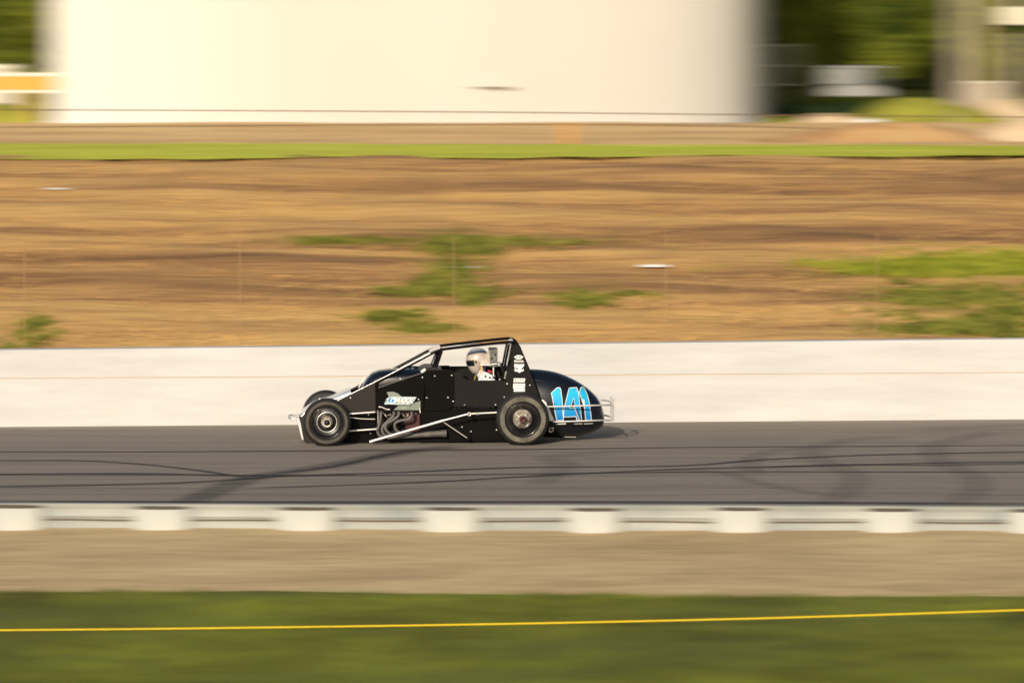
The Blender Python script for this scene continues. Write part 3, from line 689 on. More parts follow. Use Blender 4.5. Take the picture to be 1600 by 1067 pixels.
b = MB(); b.add([(p.x, y_, p.z + .02) for p in near[2:5] for y_ in (-.08, .02)], [(0, 1, 3, 2), (2, 3, 5, 4)]); 
# shroud between nose and front side panel
panel('front_side_panel', [(509, 633), (523, 628.5), (555, 613.5), (586.5, 598.5), (587, 643.5), (566, 645), (552, 649), (537, 649), (520, 640)], -.345, .006, M['satin'], True)
panel('front_side_frame', [(587.2, 598), (590, 597), (590, 692), (587.2, 692)], -.350, .012, M['black'], True)
panel('engine_side_panel', [(590.3, 606), (664, 581), (662, 640.5), (590.3, 640.5)], -.362, .006, M['black'], True)
panel('engine_side_frame', [(657, 641), (662, 641), (662, 692), (657, 692)], -.362, .006, M['black'], True)
panel('lower_front_panel', [(552, 650), (586.8, 645), (586.8, 692), (560, 693), (545, 690), (553, 670)], -.338, .006, M['black'], True)
panel('door_panel', [(663.5, 580), (667, 578.5), (704, 578), (708, 580), (710, 585), (710, 630), (701, 642), (664, 642)], -.386, .008, M['black'], True, bev=.002)
D1 = [(708, 581), (716, 580.8), (720, 585), (727, 593), (733, 594.2), (791, 594.5), (794.5, 585), (797.5, 570), (803, 541), (806, 537.5), (811, 539), (827.5, 579), (836, 601), (846, 628), (850, 636), (708, 635.5)]
D2 = [(708, 579), (796, 579), (803, 541), (806, 537.5), (811, 539), (827.5, 579), (836, 601), (846, 628), (850, 636), (708, 635.5)]
panel('cockpit_side_panel', D1, -.372, .006, M['satindark'], True, D2)
panel('lower_side_panel', [(657.5, 642.3), (702, 642.3), (712, 636), (852, 640), (848, 668), (800, 691), (700, 692.5), (657.5, 692.5)], -.366, .006, M['black'], True)
b = MB(); b.tube(KT([(700, 689), (740, 688), (785, 686)], -.38), .012, 8); b.build('lower_frame_tube', M['black'], car)
b = MB(); b.prism([XZ(u, v, 0) for u, v in ((578, 690), (792, 688), (792, 691), (578, 693))], -.33, .33); b.build('floor_pan', M['tub'], car)
b = MB(); b.tube(KT([(590.6, 606), (664, 581)], -.365), .0065, 8); b.build('trim_tube', M['header'], car)
# dash and cowl
b = MB(); b.prism([XZ(u, v, -.2) for u, v in ((655, 577), (664, 573), (681, 573), (690, 577), (690, 583), (655, 583))], -.33, .33); b.build('cowl', M['satin'], car, .004)
b = MB(); b.prism([XZ(u, v, -.2) for u, v in ((656.5, 578), (664, 573.5), (665.5, 577), (658.5, 581.5))], -.372, -.335); b.build('cowl_bracket', M['alu'], car, .002)
# rear firewall behind the seat
b = MB(); b.prism([XZ(u, v, 0) for u, v in ((790, 575), (800, 572), (815, 640), (808, 688), (790, 688))], -.34, .34); b.build('firewall', M['tub'], car)

# --- hood: a lofted bulge
def loft(name, st, m, n=28, p=2.5, caps=True):
    V = []
    for (x, zt, zb, hw) in st:
        for k in range(n):
            a = 2 * math.pi * k / n; ca, sa = math.cos(a), math.sin(a)
            V.append((x, hw * abs(ca) ** (2 / p) * (1 if ca >= 0 else -1), (zt + zb) / 2 + (zt - zb) / 2 * abs(sa) ** (2 / p) * (1 if sa >= 0 else -1)))
    F = [(i * n + k, i * n + (k + 1) % n, (i + 1) * n + (k + 1) % n, (i + 1) * n + k) for i in range(len(st) - 1) for k in range(n)]
    b = MB(); b.add(V, F, True)
    if caps: b.add(V[:n], [tuple(range(n))]); b.add(V[-n:], [tuple(range(n))])
    return b.build(name, m, car)
hs = []
for (u, v, hw) in ((564, 606, .16), (568, 598, .22), (574, 589.5, .26), (582, 582, .285), (592, 578, .30), (606, 576.5, .31), (625, 575.2, .315), (642, 574.5, .315), (653, 575, .31), (660, 577, .30)):
    p_ = K(u, v, 0); hs.append((p_.x, p_.z, K(u, 612, 0).z - .06, hw))
loft('hood', hs, M['navy'], 40, 3.2)
b = MB(); q = K(646, 574.5, 0); b.lathe([(.07, -.005), (.068, .012), (.055, .02), (.0, .022)], (q.x, 0, q.z), 24, 'z'); b.build('air_inlet', M['navy'], car)
b = MB(); b.tube([K(560.5, 606, -.26), K(566, 596, -.27), K(571, 589, -.27)], .007, 8); b.build('windshield_edge', M['decalwhite'], car)
b = MB(); b.prism([XZ(u, v, -.2) for u, v in ((545, 622), (590, 600), (664, 580), (664, 640), (590, 640), (545, 640))], -.26, .26); b.build('engine_shroud', M['tub'], car)
hood_cut = None

# --- roll cage
ct_ = lambda name, pts, y, r_, both=True, m='black', n=12: [MB().tube(KT(pts, y), r_, n).build(name, M[m], car)] + ([MB().tube([mir(p) for p in KT(pts, y)], r_, n).build(name, M[m], car)] if both else [])
ct_('cage_tube', [(523, 629), (545, 618.5), (586, 598), (630, 576), (672, 553.5), (686, 547.5), (694, 545.5), (740, 540), (790, 534.8), (803, 535), (810, 540.5), (815, 552), (829, 585), (846, 627)], -.315, .0185)
b = MB(); b.tube([p + Vector((0, -.0145, .0125)) for p in KT([(523, 629), (586, 598), (672, 553.5)], -.315)], .0052, 8, round_=False); b.build('cage_highlight', M['chrome'], car)  # thin bright strip drawn as the highlight along the black cage tube
for (u, v) in ((689, 547), (801, 534.8)):
    p = K(u, v, -.315); b = MB(); b.tube([p, mir(p)], .0185, 12); b.build('cage_crossbar', M['black'], car)
ct_('cage_front_post', [(690, 548), (675, 592)], -.305, .021)
ct_('cage_front_brace', [(686, 550), (671.5, 585)], -.30, .010, m='black')
ct_('cage_inner_post', [(795.5, 538), (790, 566), (785, 594)], -.27, .0145)
b = MB(); P = KT([(672, 551.5), (688, 543), (691.5, 546), (677, 554)], -.30)
b.add([tuple(P[0]), tuple(P[1]), (P[1].x, .30, P[1].z), (P[0].x, .30, P[0].z)] + [(P[0].x, -.30, P[0].z - .012), (P[1].x, -.30, P[1].z - .012), (P[1].x, .30, P[1].z - .012), (P[0].x, .30, P[0].z - .012)],
      [(0, 1, 2, 3), (7, 6, 5, 4), (0, 4, 5, 1), (1, 5, 6, 2), (2, 6, 7, 3), (3, 7, 4, 0)]); b.build('visor_panel', M['nose'], car)
b = MB(); q = K(797.5, 532.3, -.27); b.box(q.x - .025, q.x + .03, -.29, -.22, q.z - .01, q.z + .012); b.build('gusset', M['nose'], car, .003)
#ct_('cage_rear_brace', [(806, 540), (838, 582), (870, 640)], -.16, .014)

# --- engine and headers
panel('engine_block', [(592, 642), (655, 642), (655, 676), (592, 682)], -.23, .46, M['tub'])
panel('cylinder_head', [(628, 643), (656, 643), (656, 672), (640, 676), (634, 668)], -.27, .04, M['enginered'])
panel('cylinder_head', [(592, 643), (627, 643), (627, 650), (592, 650)], -.285, .05, M['tub'])
for (u, v) in ((599, 645), (602, 647.5), (606, 649), (610, 646), (612, 651), (619, 644.5), (628, 645.5), (630, 648.5), (633, 652), (636, 647), (638.5, 644.5), (640, 650.5), (606.5, 655), (612, 660.5), (645.5, 657.5), (650, 646), (608, 652.5), (631, 651)):
    q = K(u, v, -.30); b = MB(); b.lathe([(.0, -.012), (.007, -.010), (.009, 0), (.007, .02)], (q.x, q.y, q.z), 8); b.build('engine_bolt', M['hub'], car)
for (u0, v0, u1, v1) in ((600, 646, 604, 652), (607, 648, 612, 648), (628, 645, 632, 653), (634, 652, 638, 645)):
    b = MB(); b.tube([K(u0, v0, -.31), K((u0 + u1) / 2 + 1, (v0 + v1) / 2 + 1, -.33), K(u1, v1, -.31)], .006, 8); b.build('plug_wire', M['hub'], car)
for pts in ([(595.5, 642.5), (595, 650), (594, 658), (590.8, 668), (590.5, 676), (596, 682), (612, 683)],
            [(615.5, 643), (614.5, 650), (607, 657), (599, 665), (597, 673), (602, 680), (618, 682)],
            [(623, 643), (622, 650), (613, 657), (604, 662), (602, 669), (607, 676), (618, 680), (640, 681)],
            [(643, 643), (643, 651), (636, 655.5), (624, 657.5), (617.5, 661.5), (617.5, 669), (624, 675), (645, 678)]):
    b = MB(); b.tube(KT(pts, -.42), .0195, 12); b.build('header_pipe', M['header'], car)
P = KT([(605, 684), (630, 681.5), (650, 679.5), (692, 677)], -.44)
b = MB(); b.tube(P, .022, 16, r2=.042); b.build('exhaust_collector', M['header'], car)
b = MB(); b.tube([K(691, 677.2, -.44), K(697.5, 677, -.44)], .046, 16, caps=False); b.tube([K(691.3, 677.2, -.44), K(697, 677, -.44)], .038, 16); b.build('exhaust_tip', M['header'], car)
b = MB(); b.tube(KT([(591.5, 635.5), (597, 636.3), (603, 639), (609, 639.8)], -.372), .010, 8); b.build('exhaust_flange', M['chrome'], car)
panel('engine_opening_trim', [(590.3, 640.8), (657, 640.8), (657, 643), (590.3, 643)], -.368, .006, M['tub'])
b = MB(); b.tube(KT([(655.5, 637), (656.8, 645)], -.372), .006, 6); b.build('trim_clip', M['decalwhite'], car)

# --- tubes outside the body
ct_('nerf_bar', [(577.5, 690.2), (600, 683.5), (694, 656.5)], -.60, .0175, m='chrome')
ct_('nerf_bar_end', [(694, 656.5), (731, 646.8)], -.60, .0125, m='chrome')
ct_('radius_rod', [(734, 646.4), (777, 644.3)], -.595, .0125, m='chrome')
ct_('nerf_brace', [(694, 660), (729.5, 684)], -.585, .007, m='steel')
b = MB(); q = K(733.3, 647, -.61); b.lathe([(.012, -.012), (.025, -.012), (.027, 0), (.025, .02), (.012, .02)], q, 18, close=True); b.build('rod_end', M['hub'], car)
b = MB(); q = K(746, 646, -.60); b.tube([q - Vector((.02, 0, 0)), q + Vector((.02, 0, 0))], .019, 6); b.build('lock_nut', M['hub'], car)
b = MB(); b.tube([K(726.3, 633.5, -.38), K(730.5, 639, -.45), K(731.5, 645, -.59)], .010, 8); b.build('bar_bracket', M['black'], car)
b = MB(); b.tube([K(733.5, 679, -.38), K(731, 685.5, -.58)], .010, 8); b.build('bar_bracket', M['satin'], car)
ct_('front_rod', [(545, 646.6), (586, 643.6)], -.46, .0115, m='chrome')
ct_('front_rod', [(545, 673.2), (586, 670.3)], -.46, .0115, m='chrome')
b = MB(); b.tube(KT([(547, 652), (565, 654.2), (586, 654.6)], -.45), .006, 8); b.build('steering_link', M['chrome'], car)
for (u, v) in ((587.5, 643.4), (587.5, 670)):
    b = MB(); q = K(u, v, -.46); b.lathe([(.0, -.016), (.016, -.014), (.018, 0), (.016, .016), (.0, .016)], q, 14); b.build('rod_end', M['hubred'] if v < 650 else M['hub'], car)
b = MB(); P = KT([(474, 655.2), (456, 653.6)], -.24); b.tube([P[0], P[1], (P[1].x - .035, -.16, P[1].z), (P[1].x - .035, .16, P[1].z), mir(P[1]), mir(P[0])], .0105, 10); b.build('front_bumper', M['alu'], car)
b = MB(); b.tube([K(452.5, 650, -.1), K(473, 650, -.1)], .009, 8); b.build('bumper_stay', M['steel'], car)
b = MB(); q = K(499.5, 624, -.1); b.box(q.x - .011, q.x + .011, -.12, -.09, q.z - .03, q.z + .016); b.build('nose_latch', M['decalwhite'], car, .003)
b = MB(); q = K(504, 624, .0); b.box(q.x - .009, q.x + .009, -.02, .01, q.z - .03, q.z + .012); b.build('nose_latch', M['alu'], car, .003)

# --- tail tank
stt = []
prof_t = [(816, 577.5, 680, .30), (830, 576.7, 682, .325), (846, 577.6, 683.5, .335), (862, 580, 684.5, .335), (879, 585, 685, .325), (898, 593.6, 683.5, .30), (912, 602, 680.5, .27), (924, 611.5, 676.5, .235), (933, 620.8, 672, .195), (938.5, 630, 668.5, .155), (942, 640, 664.5, .11), (943.8, 650, 659, .05)]
for (u, vt_, vb_, hw) in prof_t:
    a = K(u, vt_, 0); c = K(u, vb_, -.08); stt.append((a.x, a.z, c.z, hw))
# refine stations by interpolation for a smooth skin
X_ = np.array(stt); tt = np.arange(len(X_)); ti = np.linspace(0, len(X_) - 1, 45)
def smooth_i(col):
    out = []
    for t in ti:
        i = min(int(t), len(col) - 2); f = t - i; a, b_, c, d = col[max(i - 1, 0)], col[i], col[i + 1], col[min(i + 2, len(col) - 1)]
        out.append(.5 * ((2 * b_) + (c - a) * f + (2 * a - 5 * b_ + 4 * c - d) * f * f + (3 * b_ - a - 3 * c + d) * f ** 3))
    return out
stt = list(zip(*[smooth_i(X_[:, k]) for k in range(4)]))
tail = loft('tail_tank', stt, M['navy'], 64, 2.35)
tb = bmesh.new(); tb.from_mesh(tail.data); BV = BVHTree.FromBMesh(tb)
b = MB(); P = []
for (u, v) in ((832, 594), (850, 596), (872, 600), (890, 607)):
    x, z = XZ(u, v, -.3); h_ = BV.ray_cast(Vector((x, -2, z)), Vector((0, 1, 0)))[0]
    if h_: P.append(Vector((x, h_.y - .001, z)))
b.tube(P, .006, 8); b.build('tail_crease', M['navy'], tail)
panel('tail_mount', [(858, 664), (864, 668), (882, 684), (876, 686), (858, 668)], -.16, .03, M['tub'])
b = MB(); b.tube([K(882, 682.5, -.2), K(900, 682.8, -.18)], .006, 6); b.build('tail_strap', M['steel'], car)

def decal(name, polys, off, m, parent, y=-.31, bv=BV, holes=(), sub=True):
    """flat print laid on a curved skin: outline triangulated finely, each point dropped on the skin"""
    bm = bmesh.new()
    for poly in polys:
        vs = [bm.verts.new((x, 0, z)) for x, z in poly]; bm.faces.new(vs)
    bmesh.ops.triangulate(bm, faces=bm.faces)
    for _ in range(3 if sub else 0):
        es = [e for e in bm.edges if e.calc_length() > .03]
        if es: bmesh.ops.subdivide_edges(bm, edges=es, cuts=1); bmesh.ops.triangulate(bm, faces=bm.faces)
    for v in bm.verts:
        if bv:
            h_ = bv.ray_cast(Vector((v.co.x, -2, v.co.z)), Vector((0, 1, 0)))[0]; v.co.y = (h_.y if h_ else y) - off
        else: v.co.y = y - off
    me = bpy.data.meshes.new(name); bm.to_mesh(me); bm.free(); me.materials.append(m)
    o = bpy.data.objects.new(name, me); C.objects.link(o); o.parent = parent; return o
def grow(poly, d):
    n = len(poly); out = []; A = sum(poly[i][0] * poly[(i + 1) % n][1] - poly[(i + 1) % n][0] * poly[i][1] for i in range(n)); s_ = 1 if A > 0 else -1
    for i in range(n):
        p, q, r_ = Vector(poly[i - 1]), Vector(poly[i]), Vector(poly[(i + 1) % n])
        e1 = (q - p).normalized(); e2 = (r_ - q).normalized(); n1 = Vector((e1.y, -e1.x)) * s_; n2 = Vector((e2.y, -e2.x)) * s_
        m_ = (n1 + n2); m_ = m_.normalized() if m_.length > 1e-6 else n1; out.append(tuple(q + m_ * d / max(.45, m_.dot(n1))))
    return out
cr7 = lambda pts: [(830 + a / 8.207, 565 + c / 8.207) for a, c in pts]
one = cr7([(332, 340), (368, 338), (378, 360), (392, 480), (410, 750), (330, 750), (318, 500), (280, 490), (262, 402)])
four = [cr7([(492, 344), (588, 342), (612, 400), (618, 520), (634, 700), (636, 748), (578, 748), (572, 600), (552, 598), (545, 470), (490, 598), (572, 602), (574, 700), (418, 706), (418, 606)])]
four = [cr7([(492, 344), (588, 342), (606, 400), (622, 560), (634, 748), (582, 748), (574, 600), (556, 590), (546, 468), (500, 590), (574, 603), (576, 702), (420, 708), (420, 608)])]
one2 = cr7([(648, 344), (682, 342), (722, 430), (748, 540), (774, 750), (704, 750), (692, 610), (684, 490), (652, 484), (622, 398)])
f1 = [(492, 344), (588, 342), (606, 400), (622, 560), (646, 748), (588, 748), (580, 700), (420, 706), (420, 606)]
for gi, gl_ in enumerate((one, cr7(f1), one2)):
    pl = [XZ(u, v, -.32) for u, v in gl_]
    decal('number_outline', [grow(pl, .0072)], .0035 + gi * .0022, M['decalwhite'], tail)
    decal('number_digit', [pl], .0044 + gi * .0022, M['numblue'], tail)
hole = [XZ(u, v, -.32) for u, v in cr7([(546, 476), (556, 588), (500, 590)])]
decal('number_outline', [grow(hole, .006)], .0075, M['decalwhite'], tail); decal('number_gap', [hole], .0083, M['navy'], tail)
for (u0, u1) in ((869, 884), (897, 911), (913, 927)):
    decal('small_lettering', [[XZ(u, v, -.3) for u, v in ((u0, 661.5), (u1, 661), (u1, 663), (u0, 663.6))]], .004, M['decalwhite'] if u0 < 890 else M['steel'], tail)
# rear bumper and fittings
def loopbar(v0, v1, u0, r_=.0105):
    a = K(u0, v0, -.43); c = K(940, v1 + .4, -.40); d = K(957, v1, -.22)
    b = MB(); b.tube([a, K((u0 + 940) / 2, (v0 + v1) / 2 + .3, -.425), c, d, (d.x + .012, 0, d.z), mir(d), mir(c), mir(a)], r_, 10); b.build('rear_bumper', M['chrome'], car)
loopbar(635.3, 632.5, 854); loopbar(659, 656, 864)
for s_ in (-1,):
    b = MB(); b.tube([K(958.3, 623.5, -.22), K(958, 657, -.22)], .0095, 8); b.build('bumper_upright', M['alu'], car)
q1, q2 = K(958.3, 623.5, -.22), K(958, 657, -.22)
b = MB(); b.tube([mir(q1), mir(q2)], .0095, 8); b.build('bumper_upright', M['alu'], car)
ct_('bumper_brace', [(897, 634.8), (905.5, 656.5)], -.435, .008, m='steel')
b = MB(); P = KT([(845.5, 624.5), (849, 624.5), (853, 628), (855, 633), (853.5, 635.5), (849, 632)], -.39); b.prism([(p.x, p.z) for p in P], -.41, -.37); b.build('fuel_vent', M['decalwhite'], car, .006)
panel('perforated_plate', [(853.5, 636), (857, 636), (866.5, 657), (859, 658)], -.40, .006, M['alu'])
panel('jack_bracket', [(858.5, 668), (865.3, 667.5), (864.8, 674), (861, 675.8), (857.5, 675)], -.40, .012, M['bracket'], bev=.002)
b = MB(); q = K(861.7, 671.3, -.405); b.lathe([(.0, -.006), (.019, -.006), (.02, 0), (.02, .008)], q, 18); b.build('bracket_bolt', M['hubred'], car)
panel('rear_bracket', [(828, 606), (832, 603), (835, 612), (842, 619), (838, 620), (829, 613)], -.385, .01, M['tub'])
# fasteners
for (u, v, y) in ((547.8, 621.5, -.345), (625.6, 592, -.375), (660, 589.7, -.362), (679.4, 587.4, -.386), (706, 586.3, -.386), (654, 623.8, -.362), (666.8, 621.5, -.386), (700, 620.8, -.386), (708, 627, -.386),
                  (575.9, 648, -.338), (579, 676.8, -.338), (792.4, 599.4, -.372), (788, 620.2, -.372), (774.4, 632.2, -.372), (726, 632.8, -.372), (722, 667, -.366), (736, 674, -.366), (775.7, 671.6, -.366), (828, 601.7, -.372),
                  (771.5, 593, -.372), (781, 593, -.372)):
    q = K(u, v, y); b = MB(); b.lathe([(.0, -.009), (.006, -.008), (.0100, -.003), (.0105, 0)], q, 12); b.build('fastener', M['screw'], car)
# stickers on the rear plate and the engine panel
def flat(name, pts, off, m, y, parent=car): return decal(name, [[XZ(u, v, y) for u, v in pts]], off, m, parent, y=y, bv=None, sub=False)
cr5 = lambda pts: [(715 + a / 10.67, 525 + c / 10.67) for a, c in pts]
ell = [(1018 + 70 * math.cos(t * math.pi / 10) * (1 + .12 * math.cos(t * 1.9)), 352 + 34 * math.sin(t * math.pi / 10)) for t in range(20)]
YS = -.372
flat('sticker', cr5(ell), .0015, M['decalwhite'], YS)
for cx_ in (985, 1040): flat('sticker_ink', cr5([(cx_ + 15 * math.cos(t * .785), 350 + 12 * math.sin(t * .785)) for t in range(8)]), .0028, M['ink'], YS)
flat('sticker', cr5([(945, 398), (1090, 402), (1105, 440), (945, 440)]), .0015, M['alu'], YS); flat('sticker_ink', cr5([(965, 414), (1085, 416), (1085, 424), (965, 422)]), .0028, M['ink'], YS)
flat('sticker', cr5([(945, 465), (1030, 470), (1110, 465), (1105, 500), (1085, 520), (1105, 565), (1090, 590), (1060, 592), (1030, 615), (1000, 592), (960, 590), (945, 565), (972, 520), (945, 500)]), .0015, M['decalwhite'], YS)
for (a, c) in ((988, 545), (1078, 545)): flat('sticker_ink', cr5([(a - 10, c - 18), (a + 8, c - 22), (a + 14, c + 4), (a + 4, c + 22), (a - 12, c + 10)]), .0028, M['ink'], YS)
flat('sticker_ink', cr5([(1012, 520), (1044, 520), (1044, 528), (1012, 528)]), .0028, M['ink'], YS)
flat('sticker', cr5([(940, 703), (1130, 706), (1115, 768), (930, 766)]), .0015, M['decalwhite'], YS)
for k in range(4): flat('sticker_ink', cr5([(955 + 42 * k, 722), (978 + 42 * k, 722), (970 + 42 * k, 750), (950 + 42 * k, 750)]), .0028, M['decalgrey'], YS)
flat('sticker', cr5([(928, 788), (1125, 790), (1122, 878), (1100, 890), (1125, 925), (925, 925), (950, 888), (925, 878)]), .0015, M['decalwhite'], YS)
for k, w_ in enumerate((160, 150, 130)): flat('sticker_ink', cr5([(945, 812 + 26 * k), (945 + w_, 813 + 26 * k), (945 + w_, 820 + 26 * k), (945, 819 + 26 * k)]), .0028, M['decalgrey'], YS)
cr3 = lambda pts: [(560 + a / 8, 590 + c / 8) for a, c in pts]
YE = -.362
flat('decal_flash', cr3([(355, 178), (440, 176), (500, 200), (540, 238), (380, 245), (372, 220)]), .0015, M['decalgrey'], YE)
flat('decal_flash', cr3([(775, 290), (775, 405), (440, 402), (500, 350), (650, 350), (710, 310)]), .0015, M['decalgrey'], YE)
flat('decal_backing', cr3([(350, 262), (400, 236), (725, 240), (715, 262), (690, 300), (665, 325), (640, 340), (500, 338), (380, 332), (330, 336), (325, 318), (365, 290)]), .0022, M['decalpale'], YE)
flat('decal_flash', cr3([(385, 250), (440, 246), (445, 322), (400, 325), (372, 300)]), .0030, M['decalblue'], YE)
def text(s_, u, v, size, y, off, m, name='lettering', shear=.3, sx_=1.0, parent=car):
    cu = bpy.data.curves.new(name, 'FONT'); cu.body = s_; cu.size = size; cu.shear = shear; cu.align_x = 'LEFT'; cu.offset = size * .012; cu.resolution_u = 3
    tmp = bpy.data.objects.new('tmp', cu); C.objects.link(tmp); dg = bpy.context.evaluated_depsgraph_get(); me = bpy.data.meshes.new_from_object(tmp.evaluated_get(dg)); bpy.data.objects.remove(tmp)
    me.materials.clear(); me.materials.append(m); o = bpy.data.objects.new(name, me); C.objects.link(o); o.parent = parent
    p = K(u, v, y); o.location = (p.x, y - off, p.z); o.rotation_euler = (R(90), 0, 0); o.scale = (sx_, 1, 1); return o
text('D', 608.5, 630.5, .10, YE, .0042, M['decalwhite'], sx_=.85)
text('MAXX', 617.0, 630.9, .094, YE, .0042, M['ink'], sx_=.86); text('MAXX', 616.3, 630.2, .094, YE, .0052, M['decalwhite'], sx_=.86)
# steering wheel, seat
b = MB(); c = K(712, 590, 0) - Vector((0, 0, .05))
V = [Vector((c.x + .03 * math.sin(a), .17 * math.cos(a), c.z + .17 * math.sin(a))) for a in [2 * math.pi * k / 24 for k in range(25)]]
b.tube(V, .013, 8, round_=False, caps=False); b.tube([V[0], V[12]], .012, 6); b.tube([Vector((c.x, 0, c.z)), Vector((c.x - .25, 0, c.z - .1))], .013, 8); b.build('steering_wheel', M['tub'], car)
b = MB(); SX = K(770, 600, 0).x
b.prism([(SX - .30, .16), (SX + .06, .16), (SX + .14, .82), (SX + .08, .84), (SX - .02, .24), (SX - .30, .22)], -.22, .22); b.build('seat', M['tub'], car, .01)
# head restraint: box with holes behind the helmet and its near side plate
HR = -.165
o = panel('head_restraint', [(764.6, 545.3), (777.6, 545.3), (777.3, 570), (776, 573), (764.6, 573)], HR, .33, M['restraint'], bev=.004)
panel('restraint_plate', [(763.5, 547.5), (765.3, 548.5), (765.3, 568.5), (750.5, 569), (751, 563.5)], HR - .006, .006, M['helmet'], bev=.001)
b = MB(); b.tube([K(750.5, 570.5, HR - .008), K(765, 570, HR - .008), K(776.5, 568.5, HR - .008)], .012, 8, round_=False); b.build('restraint_bar', M['alu'], car)
b = MB(); b.tube([K(775, 569, HR), K(781.5, 565.2, HR)], .006, 6); b.tube([K(775, 571, HR), K(780.5, 571, HR)], .005, 6); b.build('restraint_stay', M['tub'], car)
for (u, v, r_, m) in ((768.8, 560, .013, 'ink'), (773.5, 554, .013, 'ink'), (773.2, 560.2, .005, 'screw')):
    q = K(u, v, HR - .003); b = MB(); b.lathe([(.0, -.002), (r_, -.002), (r_, .004)], q, 14); b.build('restraint_hole' if m == 'ink' else 'rivet', M[m], car)
b = MB(); b.box(*sorted((K(751, 570, HR).x, K(753.7, 570, HR).x)), HR - .004, HR + .012, K(752, 588, HR).z, K(752, 571, HR).z); b.build('restraint_strut', M['orange'], car, .001)
b = MB(); b.tube([K(771, 573.5, HR), K(771, 588, HR)], .0075, 8); b.build('restraint_strut', M['decalwhite'], car)
b = MB(); b.tube([K(743.5, 586, -.2), K(742, 591, -.22), K(741, 596, -.2)], .008, 6); b.build('hose', M['cable'], car)
b = MB(); b.tube([K(788, 592, -.25), K(790, 583, -.25), K(797, 578, -.25)], .02, 8); b.build('seat_bolster', M['decalgrey'], car)
for (u0, v0, u1, v1) in ((783, 567, 788, 590), (778, 580, 781, 594)):
    b = MB(); b.tube([K(u0, v0, -.2), K(u1, v1, -.22)], .02, 8); b.build('shoulder_guard', M['tub'], car)

# ------------------------------------------------------------------ the driver
hc = K(746.5, 562.5, 0.0)                                    # helmet centre, car frame
pr = empty('person', tuple(OR + Rm @ Vector((SX, 0, .24))), YAW)
tag(pr, 'person in a silver helmet and pale race suit seated in the black race car', 'person')
def PL(x, y, z): return Vector((x - SX, y, z - .24))         # car frame -> person frame
def skin_mesh(name, pts, edges, rad, m, root=0, sub=2):
    me = bpy.data.meshes.new(name); me.from_pydata([tuple(p) for p in pts], edges, []); o = bpy.data.objects.new(name, me); C.objects.link(o)
    bpy.context.view_layer.objects.active = o
    md = o.modifiers.new('s', 'SKIN'); md.use_smooth_shade = True
    for i, r_ in enumerate(rad):
        sv = me.skin_vertices[0].data[i]; sv.radius = (r_, r_) if not isinstance(r_, tuple) else r_; sv.use_root = (i == root)
    md2 = o.modifiers.new('u', 'SUBSURF'); md2.levels = sub; md2.render_levels = sub
    dg = bpy.context.evaluated_depsgraph_get(); nm = bpy.data.meshes.new_from_object(o.evaluated_get(dg)); bpy.data.objects.remove(o)
    nm.materials.clear(); nm.materials.append(m); nm.polygons.foreach_set('use_smooth', [True] * len(nm.polygons))
    r = bpy.data.objects.new(name, nm); C.objects.link(r); r.parent = pr; return r
wx, wz_ = K(712, 590, 0).x, K(712, 590, 0).z - .05
J = {'pelvis': (SX - .05, 0, .34), 'waist': (SX, 0, .48), 'chest': (SX + .01, 0, .66), 'neck': (hc.x + .045, 0, .82), 'head': (hc.x + .02, 0, hc.z - .04), 'crown': (hc.x + .01, 0, hc.z + .06)}
pts = [PL(*J[k]) for k in ('pelvis', 'waist', 'chest', 'neck', 'head', 'crown')]; ed = [(0, 1), (1, 2), (2, 3), (3, 4), (4, 5)]; rd = [(.15, .12), (.14, .11), (.17, .12), .06, .085, .07]
for s_ in (-1, 1):
    k = len(pts); pts += [PL(SX, s_ * .17, .755), PL(SX - .10, s_ * .24, .60), PL(wx + .12, s_ * .20, wz_ - .04), PL(wx + .03, s_ * .17, wz_)]
    rd += [.065, .052, .04, .028]; ed += [(2, k), (k, k + 1), (k + 1, k + 2), (k + 2, k + 3)]
    k = len(pts); pts += [PL(SX - .12, s_ * .10, .32), PL(SX - .48, s_ * .11, .44), PL(SX - .86, s_ * .08, .30), PL(SX - .98, s_ * .08, .36)]
    rd += [.085, .062, .045, .035]; ed += [(0, k), (k, k + 1), (k + 1, k + 2), (k + 2, k + 3)]
skin_mesh('body', pts, ed, rd, M['suit'])
for s_ in (-1, 1):                                            # gloved hands closed on the wheel rim
    base = PL(wx + .03, s_ * .17, wz_); q = [base, base + Vector((-.03, 0, .0))]; e = [(0, 1)]; r_ = [.026, .026]
    for f in range(4):
        k = len(q); z = -.03 + .02 * f; ln = (.9, 1.05, 1.0, .8)[f]
        q += [base + Vector((-.05 * ln, -s_ * .012, z)), base + Vector((-.062 * ln, s_ * .014, z)), base + Vector((-.045 * ln, s_ * .03, z))]; r_ += [.009, .0085, .0075]; e += [(1, k), (k, k + 1), (k + 1, k + 2)]
    k = len(q); q += [base + Vector((-.01, -s_ * .03, .03)), base + Vector((-.035, -s_ * .03, .04))]; r_ += [.010, .009]; e += [(0, k), (k, k + 1)]
    skin_mesh('glove', q, e, r_, M['suitdark'], 0, 1)
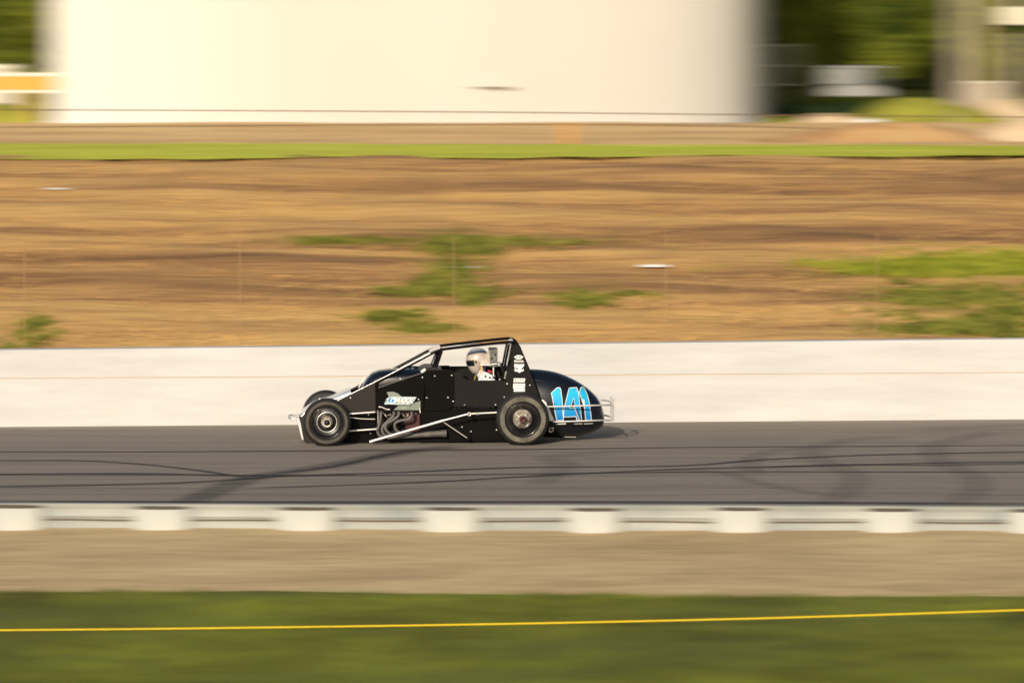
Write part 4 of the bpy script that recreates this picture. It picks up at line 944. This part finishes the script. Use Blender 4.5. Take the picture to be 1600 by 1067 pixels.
# helmet: shell with chin bar, visor, top band
def helmet():
    b = MB(); n, m_ = 40, 28; V = []
    for j in range(m_ + 1):
        ph = math.pi * j / m_; z = math.cos(ph); rr_ = math.sin(ph)
        for i in range(n):
            a = 2 * math.pi * i / n; x = rr_ * math.cos(a) * .142; y = rr_ * math.sin(a) * .118; zz = z * .148
            if zz < 0:
                f = -zz / .148
                if x < 0: x *= 1 - .10 * f; x += -.010 * f
                else: x *= 1 - .25 * f
                zz *= 1.18 if x < 0 else .95; y *= 1 - .08 * f
            V.append((x, y, zz))
    F = [(j * n + i, j * n + (i + 1) % n, (j + 1) * n + (i + 1) % n, (j + 1) * n + i) for j in range(m_ - 1) for i in range(n)]
    b.add(V, F, True); return b
hl = helmet().build('helmet', M['helmet'], pr); hp = PL(hc.x, 0, hc.z); hl.location = hp; hl.rotation_euler = (0, R(-6), 0); hl.scale = (1.06, 1.04, 1.06)
b = MB(); V = []; n = 26
for j in range(7):
    for i in range(n):
        a = math.pi + (i / (n - 1) - .5) * R(140); z = -.058 + .070 * j / 6 ; rr_ = math.sqrt(max(0, 1 - (z / .148) ** 2)) * 1.022
        V.append((math.cos(a) * .142 * rr_, math.sin(a) * .118 * rr_, z))
b.add(V, [(j * n + i, j * n + i + 1, (j + 1) * n + i + 1, (j + 1) * n + i) for j in range(6) for i in range(n - 1)], True); b.build('visor', M['visor'], hl)
for a in (-1, 1):
    b = MB(); b.lathe([(.0, -.006), (.012, -.005), (.014, .004)], (-.03, a * .119, -.012), 14); b.build('visor_pivot', M['tub'], hl)
b = MB(); b.add([(math.cos(a) * .1435 * r_, math.sin(a) * .1195 * r_, z) for (r_, z) in ((.80, .0905), (.66, .1135), (.48, .132)) for a in [2 * math.pi * i / 32 for i in range(33)]],
              [(j * 33 + i, j * 33 + i + 1, (j + 1) * 33 + i + 1, (j + 1) * 33 + i) for j in range(2) for i in range(32)], True); b.build('crown_band', mat('helmet_band', (.35, .38, .46), .25, .4, .8), hl)
b = MB(); b.prism([(SX + a, c) for a, c in ((-.14, 0), (-.135, 0))] and [(K(u, v, -.2).x - SX, K(u, v, -.2).z - .24) for u, v in ((755, 580), (763, 582.5), (770, 586.5), (770, 596), (746, 596), (750, 588))], -.215, -.15); b.build('shoulder_pad', M['suit'], pr, .01)
b = MB(); b.prism([(K(u, v, -.2).x - SX, K(u, v, -.2).z - .24) for u, v in ((762, 577.5), (768, 580), (769, 582.5), (763, 580.8))], -.205, -.17); b.build('shoulder_strap', M['red'], pr, .003)
for (u, v) in ((758.5, 588), (765.5, 590)):
    q = K(u, v, -.217); b = MB(); b.lathe([(.0, -.004), (.011, -.003), (.014, .003)], (q.x - SX, q.y, q.z - .24), 12); b.build('suit_patch', M['navy'], pr)
